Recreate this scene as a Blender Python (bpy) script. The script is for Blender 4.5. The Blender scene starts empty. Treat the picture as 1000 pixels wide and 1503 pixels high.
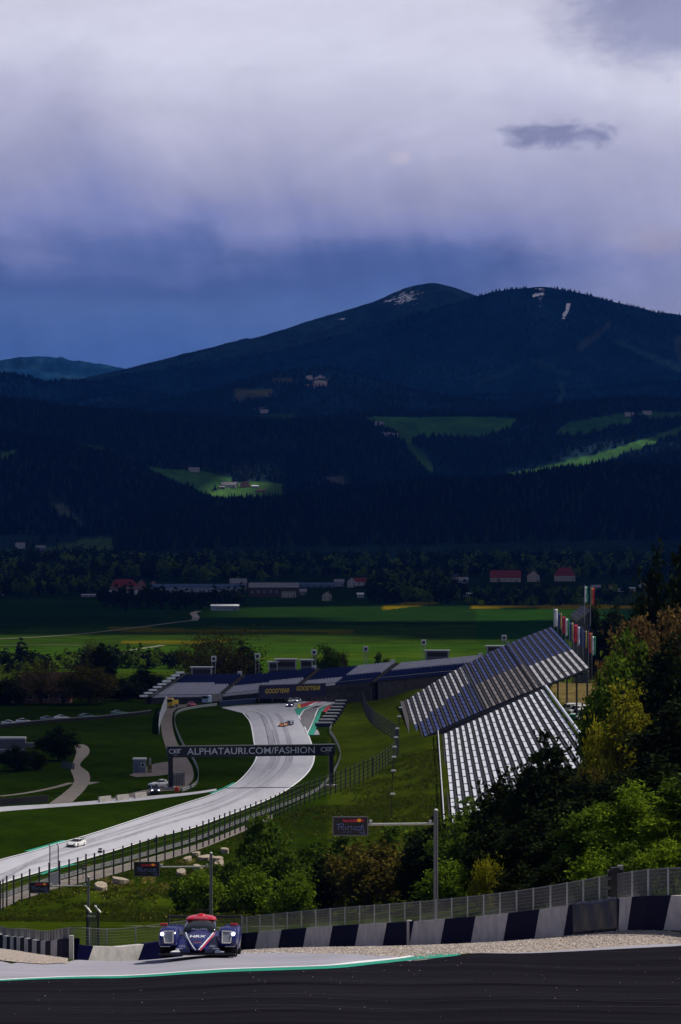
import bpy, math, random
import numpy as np
from mathutils import Vector, Matrix
R = math.radians
sc = bpy.context.scene
C = sc.collection

# ---------------------------------------------------------------- camera
FOC, HOR, ZC = 5000.0, 740.0, 80.0        # photograph: focal length and horizon row in its pixels; lens height above the valley floor
cam_d = bpy.data.cameras.new('camera')
cam = bpy.data.objects.new('camera', cam_d); C.objects.link(cam)
cam.location = (0, 0, ZC); cam.rotation_euler = (R(90), 0, 0)
cam_d.sensor_fit = 'VERTICAL'; cam_d.sensor_height = 36.0
cam_d.lens = 36.0*FOC/1503.0
cam_d.shift_y = (HOR-751.5)/1503.0*1.0
cam_d.clip_start = 0.5; cam_d.clip_end = 60000
sc.camera = cam

# ---------------------------------------------------------------- light
SUN_EL, SUN_AZ = R(50), R(70)             # azimuth measured from the view axis (+Y) towards the right (+X)
SUN = Vector((math.cos(SUN_EL)*math.sin(SUN_AZ), math.cos(SUN_EL)*math.cos(SUN_AZ), math.sin(SUN_EL)))
sun_d = bpy.data.lights.new('sun', 'SUN'); sun_d.energy = 4.8; sun_d.angle = R(0.53); sun_d.color = (1.0, 0.94, 0.84)
sun = bpy.data.objects.new('sun', sun_d); C.objects.link(sun)
sun.rotation_euler = SUN.to_track_quat('Z', 'Y').to_euler(); sun.location = (200, 0, 400)

sc.view_settings.view_transform = 'Standard'; sc.view_settings.look = 'None'
sc.view_settings.exposure = 0.0; sc.view_settings.gamma = 1.0; sc.view_settings.use_curve_mapping = False
sc.cycles.use_denoising = True
try: sc.cycles.denoiser = 'OPENIMAGEDENOISE'
except Exception: pass
sc.cycles.max_bounces = 6; sc.cycles.transparent_max_bounces = 12; sc.cycles.volume_bounces = 0
sc.cycles.caustics_reflective = False; sc.cycles.caustics_refractive = False
sc.cycles.sample_clamp_indirect = 4.0

# ---------------------------------------------------------------- node helpers
class NT:
    def __init__(s, tree): s.t = tree; s.n = tree.nodes; s.l = tree.links
    def node(s, typ, **kw):
        n = s.n.new(typ)
        for k, v in kw.items(): setattr(n, k, v)
        return n
    def put(s, sock, v):
        if isinstance(v, bpy.types.NodeSocket): s.l.new(v, sock)
        elif isinstance(v, (tuple, list)) and len(v) == 3 and sock.type == 'RGBA': sock.default_value = (*v, 1)
        else: sock.default_value = v
    def m(s, op, a, b=0.0, c=0.0, clamp=False):
        n = s.node('ShaderNodeMath', operation=op, use_clamp=clamp)
        for i, v in enumerate((a, b, c)): s.put(n.inputs[i], v)
        return n.outputs[0]
    def ramp(s, fac, stops, interp='LINEAR'):
        n = s.node('ShaderNodeValToRGB'); n.color_ramp.interpolation = interp
        e = n.color_ramp.elements
        while len(e) < len(stops): e.new(0.5)
        for el, (p, c) in zip(e, stops):
            el.position = p; el.color = (*c, 1) if not isinstance(c, (int, float)) else (c, c, c, 1)
        s.put(n.inputs[0], fac); return n.outputs[0]
    def smooth(s, v, a, b):
        n = s.node('ShaderNodeMapRange', interpolation_type='SMOOTHSTEP')
        s.put(n.inputs[0], v); n.inputs[1].default_value = a; n.inputs[2].default_value = b
        n.inputs[3].default_value = 0; n.inputs[4].default_value = 1
        return n.outputs[0]
    def mix(s, fac, a, b, blend='MIX'):
        n = s.node('ShaderNodeMix', data_type='RGBA', blend_type=blend)
        s.put(n.inputs[0], fac); s.put(n.inputs[6], a); s.put(n.inputs[7], b)
        return n.outputs[2]
    def noise(s, vec, scale, detail=4, rough=0.55, dist=0.0):
        n = s.node('ShaderNodeTexNoise'); s.l.new(vec, n.inputs['Vector'])
        n.inputs['Scale'].default_value = scale; n.inputs['Detail'].default_value = detail
        n.inputs['Roughness'].default_value = rough; n.inputs['Distortion'].default_value = dist
        return n.outputs[0]
    def xyz(s, x, y, z):
        n = s.node('ShaderNodeCombineXYZ')
        for i, v in enumerate((x, y, z)): s.put(n.inputs[i], v)
        return n.outputs[0]

# ---------------------------------------------------------------- sky: Nishita above, a storm front with rain curtains low down
world = bpy.data.worlds.new('World'); sc.world = world; world.use_nodes = True
w = NT(world.node_tree); w.n.clear()
tc = w.node('ShaderNodeTexCoord'); sep = w.node('ShaderNodeSeparateXYZ'); w.l.new(tc.outputs['Generated'], sep.inputs[0])
dx, dy, dz = sep.outputs
sky = w.node('ShaderNodeTexSky', sky_type='NISHITA'); sky.sun_disc = False
sky.sun_elevation = SUN_EL; sky.sun_rotation = SUN_AZ; sky.altitude = 700; sky.air_density = 1.2; sky.dust_density = 1.0
bg1 = w.node('ShaderNodeBackground'); w.l.new(sky.outputs[0], bg1.inputs[0]); bg1.inputs[1].default_value = 0.05
az = w.m('DIVIDE', dx, w.m('MAXIMUM', w.m('ABSOLUTE', dy), 0.25))
v_low = w.xyz(w.m('MULTIPLY', dx, 7), w.m('MULTIPLY', dy, 7), w.m('MULTIPLY', dz, 14))
n1 = w.noise(v_low, 1.6, 5, 0.52, 0.5)
v_streak = w.xyz(w.m('MULTIPLY', w.m('ADD', dx, w.m('MULTIPLY', dz, 0.28)), 60), w.m('MULTIPLY', dy, 60), w.m('MULTIPLY', dz, 6))
n2 = w.noise(v_streak, 1.0, 3, 0.55, 0.2)
v_puff = w.xyz(w.m('MULTIPLY', dx, 26), w.m('MULTIPLY', dy, 26), w.m('MULTIPLY', dz, 44))
n3 = w.noise(v_puff, 1.0, 6, 0.56, 0.5)
el = w.m('ADD', dz, w.m('MULTIPLY', w.m('SUBTRACT', n1, 0.5), 0.046))
el = w.m('ADD', el, w.m('MULTIPLY', w.m('SUBTRACT', n3, 0.5), 0.014))
el = w.m('ADD', el, w.m('MULTIPLY', w.m('SUBTRACT', n2, 0.5), 0.009))
el = w.m('ADD', el, w.m('MULTIPLY', w.smooth(az, -0.02, 0.12), 0.014))
def E(y): return (740-y)/5000/0.5
col = w.ramp(w.m('DIVIDE', el, 0.5, clamp=True), [
    (0.0, (.072, .145, .40)), (E(520), (.075, .148, .40)), (E(445), (.098, .170, .41)), (E(402), (.082, .138, .36)), (E(368), (.125, .175, .41)), (E(330), (.225, .26, .51)),
    (E(275), (.33, .345, .55)), (E(190), (.47, .475, .65)), (E(60), (.68, .685, .83)), (0.30, (.66, .655, .79)), (0.42, (.24, .25, .34)), (1.0, (.10, .11, .16))])
# the paler, pinkish air below the cloud base on the right
pale = w.m('MULTIPLY', w.smooth(az, 0.02, 0.10), w.m('SUBTRACT', 1.0, w.smooth(dz, 0.055, 0.082)))
col = w.mix(w.m('MULTIPLY', pale, 0.75), col, (.36, .38, .58))
def blob(px, py, rx, ry, wob):
    a = w.m('DIVIDE', w.m('SUBTRACT', az, (px-500)/5000), rx/5000)
    b = w.m('DIVIDE', w.m('SUBTRACT', dz, (740-py)/5000), ry/5000)
    d = w.m('SQRT', w.m('ADD', w.m('MULTIPLY', a, a), w.m('MULTIPLY', b, b)))
    d = w.m('ADD', d, w.m('MULTIPLY', w.m('SUBTRACT', n4, 0.5), wob))
    front = w.m('GREATER_THAN', dy, 0.0)
    return d, front
v_fine = w.xyz(w.m('MULTIPLY', dx, 90), w.m('MULTIPLY', dy, 90), w.m('MULTIPLY', dz, 170))
n4 = w.noise(v_fine, 1.0, 5, 0.6, 0.3)
d1, fr = blob(826, 203, 84, 21, 2.6)
col = w.mix(w.m('MULTIPLY', w.m('SUBTRACT', 1.0, w.smooth(d1, 0.25, 1.25)), w.m('MULTIPLY', fr, 0.75)), col, (.17, .19, .36))
d1, fr = blob(980, 30, 170, 80, 0.9)
col = w.mix(w.m('MULTIPLY', w.m('SUBTRACT', 1.0, w.smooth(d1, 0.4, 1.3)), w.m('MULTIPLY', fr, 0.75)), col, (.24, .26, .45))
d1, fr = blob(960, 355, 60, 28, 1.2)
col = w.mix(w.m('MULTIPLY', w.m('SUBTRACT', 1.0, w.smooth(d1, 0.3, 1.2)), w.m('MULTIPLY', fr, 0.45)), col, (.42, .38, .50))
d1, fr = blob(590, 232, 20, 14, 3.0)
col = w.mix(w.m('MULTIPLY', w.m('SUBTRACT', 1.0, w.smooth(d1, 0.3, 1.1)), w.m('MULTIPLY', fr, 0.5)), col, (.62, .57, .68))
d1, fr = blob(560, 388, 360, 40, 1.0)
col = w.mix(w.m('MULTIPLY', w.m('SUBTRACT', 1.0, w.smooth(d1, 0.1, 1.3)), w.m('MULTIPLY', fr, 0.8)), col, (.082, .135, .35))
v_mid = w.xyz(w.m('MULTIPLY', dx, 16), w.m('MULTIPLY', dy, 16), w.m('MULTIPLY', w.m('SUBTRACT', dz, w.m('MULTIPLY', dx, .15)), 38))
n5 = w.noise(v_mid, 1.0, 7, 0.6, 0.9)
lum = w.m('ADD', .87, w.m('MULTIPLY', n5, .40)); lum = w.m('ADD', lum, w.m('MULTIPLY', w.m('SUBTRACT', n4, .5), .10))
lum = w.m('ADD', lum, w.m('MULTIPLY', w.m('SUBTRACT', n2, .5), w.m('MULTIPLY', w.m('SUBTRACT', 1.0, w.smooth(dz, .06, .11)), .28)))
col = w.mix(1.0, col, w.xyz(lum, lum, lum), 'MULTIPLY')
bg2 = w.node('ShaderNodeBackground'); w.l.new(col, bg2.inputs[0]); bg2.inputs[1].default_value = 1.0
# above the front the cover breaks up
brk = w.m('MULTIPLY', w.smooth(dz, 0.22, 0.5), w.smooth(n1, 0.40, 0.62))
brk = w.m('MAXIMUM', brk, w.m('MULTIPLY', w.smooth(dz, 0.3, 0.7), 0.7))
ms = w.node('ShaderNodeMixShader'); w.put(ms.inputs[0], brk); w.l.new(bg2.outputs[0], ms.inputs[1]); w.l.new(bg1.outputs[0], ms.inputs[2])
wo = w.node('ShaderNodeOutputWorld'); w.l.new(ms.outputs[0], wo.inputs[0])

# ---------------------------------------------------------------- materials
MATS = {}
def mat(name, col=(.5,.5,.5), rough=.7, metal=0.0, var=0.12, scale=3.0, bump=0.0, bscale=20.0, emit=None, estr=0.0, coat=0.0, spec=None, alpha=None, trans=0.0, sheen=None):
    """procedural principled material with noise in colour, roughness and relief"""
    if name in MATS: return MATS[name]
    m = bpy.data.materials.new(name); m.use_nodes = True; t = NT(m.node_tree); p = t.n['Principled BSDF']
    tcn = t.node('ShaderNodeTexCoord').outputs['Object']
    n = t.noise(tcn, scale, 5, 0.6)
    lo = tuple(c*(1-var) for c in col); hi = tuple(min(1, c*(1+var)) for c in col)
    t.put(p.inputs['Base Color'], t.ramp(n, [(0.3, lo), (0.7, hi)]))
    t.put(p.inputs['Roughness'], t.m('ADD', rough-0.06, t.m('MULTIPLY', n, 0.12), clamp=True))
    p.inputs['Metallic'].default_value = metal
    p.inputs['Specular IOR Level'].default_value = spec if spec is not None else (.12 if rough > .55 and not metal else .4)
    if coat: p.inputs['Coat Weight'].default_value = coat; p.inputs['Coat Roughness'].default_value = 0.08
    if bump:
        b = t.node('ShaderNodeBump'); b.inputs['Strength'].default_value = bump; b.inputs['Distance'].default_value = 0.05
        t.put(b.inputs['Height'], t.noise(tcn, bscale, 4, 0.6)); t.l.new(b.outputs[0], p.inputs['Normal'])
    if emit: p.inputs['Emission Color'].default_value = (*emit, 1); p.inputs['Emission Strength'].default_value = estr
    if trans: p.inputs['Transmission Weight'].default_value = trans
    MATS[name] = m; return m

def cover_mat(name, rough=.95, nscale=0.02, fine=0.6, bump=0.0, amp=0.35, spec=0.0, snow=False):
    """ground cover: the land's own colours come from a vertex attribute, broken up by noise"""
    m = bpy.data.materials.new(name); m.use_nodes = True; t = NT(m.node_tree); p = t.n['Principled BSDF']
    a = t.node('ShaderNodeAttribute', attribute_name='cover')
    pos = t.node('ShaderNodeNewGeometry').outputs['Position']
    n1 = t.noise(pos, nscale, 6, 0.62); n2 = t.noise(pos, fine, 5, 0.65)
    f = t.m('ADD', t.m('MULTIPLY', n1, 0.55), t.m('MULTIPLY', n2, 0.45))
    k = t.ramp(f, [(0.32, 1-amp), (0.68, 1+amp*1.3)])
    mul = t.mix(1.0, a.outputs['Color'], k, 'MULTIPLY')
    if snow:
        sm = t.m('GREATER_THAN', t.m('ADD', t.noise(pos, .022, 7, .68), t.m('MULTIPLY', a.outputs['Alpha'], .30)), .80)
        mul = t.mix(sm, mul, (.74, .75, .80))
    t.put(p.inputs['Base Color'], mul); p.inputs['Roughness'].default_value = rough; p.inputs['Specular IOR Level'].default_value = spec
    if bump:
        b = t.node('ShaderNodeBump'); b.inputs['Strength'].default_value = 0.9; b.inputs['Distance'].default_value = bump
        t.put(b.inputs['Height'], n2); t.l.new(b.outputs[0], p.inputs['Normal'])
    MATS[name] = m; return m

def leaf_mat(name, col, col2, tr=0.35):
    m = bpy.data.materials.new(name); m.use_nodes = True; t = NT(m.node_tree); t.n.clear()
    g = t.node('ShaderNodeNewGeometry'); oi = t.node('ShaderNodeObjectInfo')
    f = t.m('ADD', t.m('MULTIPLY', g.outputs['Random Per Island'], 0.75), t.m('MULTIPLY', oi.outputs['Random'], 0.25))
    c = t.ramp(f, [(0.0, tuple(x*0.55 for x in col)), (0.45, col), (1.0, col2)])
    d = t.node('ShaderNodeBsdfPrincipled'); t.put(d.inputs['Base Color'], c); d.inputs['Roughness'].default_value = 0.8; d.inputs['Specular IOR Level'].default_value = 0.04
    tl = t.node('ShaderNodeBsdfTranslucent'); t.put(tl.inputs[0], c)
    mx = t.node('ShaderNodeMixShader'); mx.inputs[0].default_value = tr
    t.l.new(d.outputs[0], mx.inputs[1]); t.l.new(tl.outputs[0], mx.inputs[2])
    o = t.node('ShaderNodeOutputMaterial'); t.l.new(mx.outputs[0], o.inputs[0])
    MATS[name] = m; return m

# ---------------------------------------------------------------- mesh building
class MB:
    """collects shapes; build() links them as ONE mesh object"""
    def __init__(s): s.v = []; s.f = []
    def add(s, vs, fs):
        o = len(s.v); s.v += [tuple(v) for v in vs]; s.f += [tuple(i+o for i in f) for f in fs]; return s
    def box(s, c, size, rz=0.0, top=1.0):
        x, y, z = (k/2 for k in size); vs = []
        cs, sn = math.cos(rz), math.sin(rz)
        for dz, k in ((-z, 1.0), (z, top)):
            for dx_, dy_ in ((-x, -y), (x, -y), (x, y), (-x, y)):
                a, b = dx_*k, dy_*k
                vs.append((c[0]+a*cs-b*sn, c[1]+a*sn+b*cs, c[2]+dz))
        return s.add(vs, [(3,2,1,0), (4,5,6,7), (0,1,5,4), (1,2,6,5), (2,3,7,6), (3,0,4,7)])
    def tube(s, pts, rad, n=6):
        pts = [Vector(p) for p in pts]
        if isinstance(rad, (int, float)): rad = [rad]*len(pts)
        vs, fs = [], []
        for i, p in enumerate(pts):
            d = (pts[min(i+1, len(pts)-1)]-pts[max(i-1, 0)])
            d = d.normalized() if d.length > 1e-9 else Vector((0, 0, 1))
            u = d.cross(Vector((0, 0, 1)) if abs(d.z) < 0.9 else Vector((1, 0, 0))).normalized(); q = d.cross(u)
            for k in range(n):
                a = 2*math.pi*k/n; vs.append(p+(u*math.cos(a)+q*math.sin(a))*rad[i])
        for i in range(len(pts)-1):
            for k in range(n):
                a, b = i*n+k, i*n+(k+1) % n; fs.append((a, b, b+n, a+n))
        fs.append(tuple(range(n-1, -1, -1))); fs.append(tuple(range((len(pts)-1)*n, len(pts)*n)))
        return s.add(vs, fs)
    def loft(s, secs, cap=True):
        n = len(secs[0]); vs = [p for q in secs for p in q]; fs = []
        for i in range(len(secs)-1):
            for k in range(n):
                a, b = i*n+k, i*n+(k+1) % n; fs.append((a, b, b+n, a+n))
        if cap: fs.append(tuple(range(n-1, -1, -1))); fs.append(tuple(range((len(secs)-1)*n, len(secs)*n)))
        return s.add(vs, fs)
    def grid(s, P):
        P = np.asarray(P, float); a, b = P.shape[:2]; o = len(s.v)
        s.v += [tuple(p) for p in P.reshape(-1, 3)]
        s.f += [(o+i*b+j, o+i*b+j+1, o+(i+1)*b+j+1, o+(i+1)*b+j) for i in range(a-1) for j in range(b-1)]
        return s
    def prism(s, poly, z0, z1):
        n = len(poly); vs = [(x, y, z0) for x, y in poly]+[(x, y, z1) for x, y in poly]
        return s.add(vs, [tuple(range(n-1, -1, -1)), tuple(range(n, 2*n))]+[(i, (i+1) % n, (i+1) % n+n, i+n) for i in range(n)])
    def wheel(s, c, r, wd, n=16, axis='x'):
        prof = [(-wd/2, r*.55), (-wd/2, r*.93), (-wd*.38, r), (wd*.38, r), (wd/2, r*.93), (wd/2, r*.55)]
        secs = []
        for a in range(n):
            an = 2*math.pi*a/n
            secs.append([(c[0]+x, c[1]+q*math.cos(an), c[2]+q*math.sin(an)) for x, q in prof])
        vs = [p for q in secs for p in q]; k = len(prof); fs = []
        for i in range(n):
            for j in range(k-1):
                a, b = i*k+j, ((i+1) % n)*k+j; fs.append((a, a+1, b+1, b))
        return s.add(vs, fs)
    def mesh(s, name, m, smooth=False):
        me = bpy.data.meshes.new(name); me.from_pydata(s.v, [], s.f)
        me.materials.append(m)
        if smooth: me.shade_smooth()
        me.update(); return me
    def build(s, name, m, parent=None, smooth=False, bevel=0.0, kind=None):
        o = bpy.data.objects.new(name, s.mesh(name, m, smooth)); C.objects.link(o)
        if parent: o.parent = parent
        if bevel:
            b = o.modifiers.new('bevel', 'BEVEL'); b.width = bevel; b.segments = 2; b.limit_method = 'ANGLE'
        if kind: o['kind'] = kind
        return o
def inst(name, me, parent=None, loc=(0,0,0), rz=0.0, scale=None, M=None):
    o = bpy.data.objects.new(name, me); C.objects.link(o)
    if parent: o.parent = parent
    if M is not None: o.matrix_local = M
    else:
        o.location = loc; o.rotation_euler = (0, 0, rz)
        if scale: o.scale = scale if isinstance(scale, (tuple, list)) else (scale,)*3
    return o
def tag(o, label, cat, group=None):
    o['label'] = label; o['category'] = cat
    if group: o['group'] = group
    return o
def thing(name, label, cat, loc=(0,0,0), rz=0.0, group=None):
    o = bpy.data.objects.new(name, None); C.objects.link(o); o.location = loc; o.rotation_euler = (0, 0, rz); o.empty_display_size = 0.5
    return tag(o, label, cat, group)
def dup(root, loc=None, rz=None, label=None, group=None, scale=None):
    def cp(o, par):
        c = o.copy(); C.objects.link(c)
        if par: c.parent = par
        for ch in o.children: cp(ch, c)
        return c
    r = cp(root, None)
    if loc is not None: r.location = loc
    if rz is not None: r.rotation_euler = (0, 0, rz)
    if scale: r.scale = (scale,)*3 if isinstance(scale, (int, float)) else scale
    if label: r['label'] = label
    if group: r['group'] = group
    return r
def text_mesh(txt, m, size=1.0, shear=0.0, space=1.0, bold=0.0, width=None):
    """flat lettering in the xz plane, centred, reading towards -Y"""
    cu = bpy.data.curves.new('t', 'FONT'); cu.body = txt; cu.size = size; cu.align_x = 'CENTER'; cu.align_y = 'CENTER'
    cu.shear = shear; cu.space_character = space; cu.offset = bold; cu.resolution_u = 3
    ob = bpy.data.objects.new('t', cu); C.objects.link(ob); bpy.context.view_layer.update()
    me = bpy.data.meshes.new_from_object(ob.evaluated_get(bpy.context.evaluated_depsgraph_get()))
    bpy.data.objects.remove(ob); bpy.data.curves.remove(cu)
    n = len(me.vertices); co = np.empty(n*3); me.vertices.foreach_get('co', co); co = co.reshape(-1, 3)
    k = 1.0
    if width: k = width/(co[:, 0].max()-co[:, 0].min())
    cx = (co[:, 0].max()+co[:, 0].min())/2
    co = np.stack([(co[:, 0]-cx)*k, np.zeros(n), co[:, 1]], 1)
    me.vertices.foreach_set('co', co.ravel()); me.materials.clear(); me.materials.append(m); me.update()
    return me

# ---------------------------------------------------------------- value noise for shapes
_rs = np.random.RandomState(7); _tab = _rs.rand(256, 256)
def vnoise(x, y):
    x = np.asarray(x, float); y = np.asarray(y, float)
    i = np.floor(x).astype(int); j = np.floor(y).astype(int); u = x-i; v = y-j
    u = u*u*(3-2*u); v = v*v*(3-2*v)
    g = lambda a, b: _tab[a & 255, b & 255]
    return (g(i, j)*(1-u)+g(i+1, j)*u)*(1-v)+(g(i, j+1)*(1-u)+g(i+1, j+1)*u)*v
def fbm(x, y, o=5, g=0.5):
    s = 0; a = 1; t = 0
    for k in range(o): s = s+a*vnoise(x*2**k+17.3*k, y*2**k+5.1*k); t += a; a *= g
    return s/t*2-1
def sstep(a, b, x): t = np.clip((x-a)/(b-a), 0, 1); return t*t*(3-2*t)
def inpoly(px, py, poly):
    px = np.asarray(px, float); py = np.asarray(py, float); r = np.zeros(np.broadcast(px, py).shape, bool); n = len(poly)
    for i in range(n):
        x1, y1 = poly[i]; x2, y2 = poly[(i+1) % n]
        if y1 == y2: continue
        c = ((y1 > py) != (y2 > py)) & (px < (x2-x1)*(py-y1)/(y2-y1)+x1); r ^= c
    return r
def W(px, d, Z): return (px-500)*d/FOC, d, Z
# ================================================================ TERRAIN
# survey points (photo column, distance, height): hill crest under the camera, slope, flat with the straight, stand banks, valley
ctl = []
for px in (-900, -400, 0, 300, 600, 1000, 1400, 1900):
    ctl += [(px, 22, 70.6), (px, 40, 70.3), (px, 60, 69.85), (px, 70, 69.55)]
def add(px, *dz): ctl.extend((px, d, z) for d, z in dz)
add(0, (78.5,69.04), (84,68.66), (100,66.6), (130,62.95), (145,61.0), (160,58.4), (200,53.3), (235,49.0))
add(170, (78,69.1), (83.5,68.7), (100,66.3), (152,59.3))
add(300, (78,69.25), (82,69.03), (90,68.05), (110,65.4), (140,61.5), (165,58.1))
add(500, (77,69.35), (82,69.1), (90,68.1), (110,65.6), (148,60.7))
add(700, (76.5,69.35), (86,68.65), (92,67.9), (128,63.5))
add(1000, (74,69.4), (90,68.3), (93,68.0), (98,67.75), (120,65.5))
for px in (1400, 1900): add(px, (74,69.4), (90,68.7), (98,68.6), (130,67))
for px in (-900, -400): add(px, (78,69), (90,68), (130,63), (200,54))
for px in (-900, -400, 0, 250, 500): add(px, (250,47.6), (300,42.1), (350,36.6), (400,31.0), (440,26.4), (480,22.7), (505,22.0))
add(300, (200,53.0)); add(500, (200,53.5))
add(750, (165,58.8), (200,54.5), (250,49.5), (300,45), (350,40), (400,35), (450,31), (500,28.5))
add(1000, (160,61), (200,58), (300,52), (400,47), (500,43), (600,40), (700,36))
for px in (1400, 1900): add(px, (200,65), (300,66), (400,66), (500,64), (700,58), (900,45))
for px in (-2000, -900, -400, 0, 150, 300, 400):
    add(px, *[(d, 22.0) for d in (520, 560, 600, 650, 710, 780, 850, 920, 1000)])
add(460, *[(d, 22.0) for d in (640, 710, 780, 850, 920, 1000)]); add(500, *[(d, 22.3) for d in (530, 570, 620)])
add(560, (580,22.8), (620,23.0), (700,23.2), (780,23.6), (860,24), (930,23.5), (1000,22.5))
add(640, (540,24.2), (582,24.5), (680,25.8), (780,26.9)); add(600, (806,25.6), (860,26.3), (916,27.0))
add(760, (600,27), (700,28), (780,28)); add(800, (830,28), (900,28.5)); add(860, (600,29.5), (700,30), (840,28), (940,29), (1010,27))
add(1000, (800,33), (900,30), (1010,28))
for px in (-2000, -900, -300, 200, 700, 1200, 1900, 3000): add(px, (1050,20), (1150,13), (1250,6), (1400,1), (1600,0))
for px in (700, 1000): add(px, (1040,26))
add(600, (985,26.0)); add(680, (985,28.8)); add(780, (985,29.5))
ctl = np.array(ctl, float)
def uv(px, d): return np.stack([(np.asarray(px, float)-500)/500*1.3, np.log(np.asarray(d, float))*2.2], -1)
_U = uv(ctl[:, 0], ctl[:, 1])
def _ker(r2): return np.where(r2 > 1e-12, r2*np.log(np.maximum(r2, 1e-12)), 0)
_n = len(_U); _A = np.zeros((_n+3, _n+3)); _A[:_n, :_n] = _ker(((_U[:, None]-_U[None])**2).sum(-1))+np.eye(_n)*2e-4
_A[:_n, _n] = 1; _A[:_n, _n+1:] = _U; _A[_n, :_n] = 1; _A[_n+1:, :_n] = _U.T
_W = np.linalg.solve(_A, np.concatenate([ctl[:, 2], np.zeros(3)]))
def tps(px, d):
    q = uv(px, d); sh = q.shape[:-1]; q = q.reshape(-1, 2); out = np.empty(len(q))
    for i in range(0, len(q), 20000):
        s = q[i:i+20000]; out[i:i+20000] = _ker(((s[:, None]-_U[None])**2).sum(-1))@_W[:_n]+_W[_n]+s@_W[_n+1:]
    return out.reshape(sh)
# fan-shaped survey grid, dense where the picture looks
PXG = np.concatenate([np.linspace(-2400, -260, 40), np.linspace(-240, 1240, 240), np.linspace(1260, 3400, 40)])
DG = np.concatenate([np.exp(np.arange(math.log(18), math.log(1600), 0.0095)), np.exp(np.linspace(math.log(1601), math.log(5150), 110))])
_p, _d = np.meshgrid(PXG, DG)
ZG = np.zeros_like(_p); nn = _d[:, 0] < 1600
ZG[nn] = tps(_p[nn], _d[nn])
ZG *= 1-sstep(1330, 1590, _d)
ZG += fbm(_p*_d/FOC/9, _d/9, 4)*0.22*sstep(230, 330, _d)*(1-sstep(505, 560, _d))
ZG += np.where(_d > 1400, 0.0, 0)
LDG = np.log(DG)
def ground(x, y):
    """height of the ground, on the very grid the ground mesh uses"""
    x = np.asarray(x, float); y = np.asarray(y, float); p = np.clip(500+x/y*FOC, PXG[0], PXG[-1]-1e-6); dd = np.clip(y, DG[0], DG[-1]-1e-6)
    i = np.clip(np.searchsorted(DG, dd, 'right')-1, 0, len(DG)-2); j = np.clip(np.searchsorted(PXG, p, 'right')-1, 0, len(PXG)-2)
    v = (dd-DG[i])/(DG[i+1]-DG[i]); u = (p-PXG[j])/(PXG[j+1]-PXG[j])
    return (ZG[i, j]*(1-u)+ZG[i, j+1]*u)*(1-v)+(ZG[i+1, j]*(1-u)+ZG[i+1, j+1]*u)*v
_dd = np.exp(np.linspace(math.log(60), math.log(1590), 3000))
def gp(px, py):
    """the ground point that the survey photograph shows at (px, py)"""
    if py < 991:
        d = ZC*FOC/(py-HOR); return ((px-500)*d/FOC, d, float(ground((px-500)*d/FOC, d)))
    x = (px-500)*_dd/FOC; z = ground(x, _dd); yy = HOR+(ZC-z)*FOC/_dd
    k = np.argmax(yy <= py)
    if k == 0: d = _dd[0] if yy[0] <= py else _dd[-1]
    else: f = (yy[k-1]-py)/(yy[k-1]-yy[k]); d = _dd[k-1]+f*(_dd[k]-_dd[k-1])
    x = (px-500)*d/FOC; return (x, d, float(ground(x, d)))
def gd(px, d): x = (px-500)*d/FOC; return Vector((x, d, float(ground(x, d))))

# land cover of the ground (mown grass, crops, rapeseed, ploughed land)
PYG = HOR+(ZC-ZG)*FOC/_d
cov = np.zeros(_p.shape+(3,)); cov[:] = (.046, .066, .0075)
def paint(mask, col, k=1.0): cov[mask] = cov[mask]*(1-k)+np.array(col)*k
paint((_d > 520) & (_d < 1020) & (_p < 520), (.017, .034, .003))  # infield grass: cloud shade put into the colour
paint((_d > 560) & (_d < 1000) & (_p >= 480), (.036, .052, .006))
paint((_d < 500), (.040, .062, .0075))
paint(_d > 1150, (.020, .048, .008))
bandn = fbm(_p/140, _d/40, 3)*10
def band(y0, y1, x0, x1, col, tilt=0.0):
    yy = PYG+(_p-500)*tilt+bandn*0.25
    paint((_d > 1350) & (yy > y0) & (yy < y1) & (_p > x0) & (_p < x1), col)
band(984, 1010, -2400, 3400, (.045, .075, .008))
band(945, 984, -2400, 3400, (.032, .075, .009))
band(918, 945, -2400, 3400, (.028, .058, .008), 0.012)
band(880, 918, -2400, 3400, (.012, .034, .009), 0.005)
band(905, 914, -300, 240, (.010, .026, .008))
band(924, 930, 160, 520, (.11, .10, .008), -0.01)
band(937, 942, 180, 330, (.12, .105, .010), 0.01)
band(960, 968, 300, 700, (.050, .090, .010), 0.02)
band(886, 893, 690, 3400, (.22, .15, .006), -0.004)
band(897, 904, 560, 720, (.15, .115, .006), 0.13)
band(862, 880, -2400, 3400, (.010, .022, .007))
band(700, 862, -2400, 3400, (.010, .020, .007))
band(812, 832, 370, 620, (.016, .050, .014))
band(868, 886, 640, 3400, (.014, .030, .008))
band(893, 940, 700, 3400, (.016, .052, .010))
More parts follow.
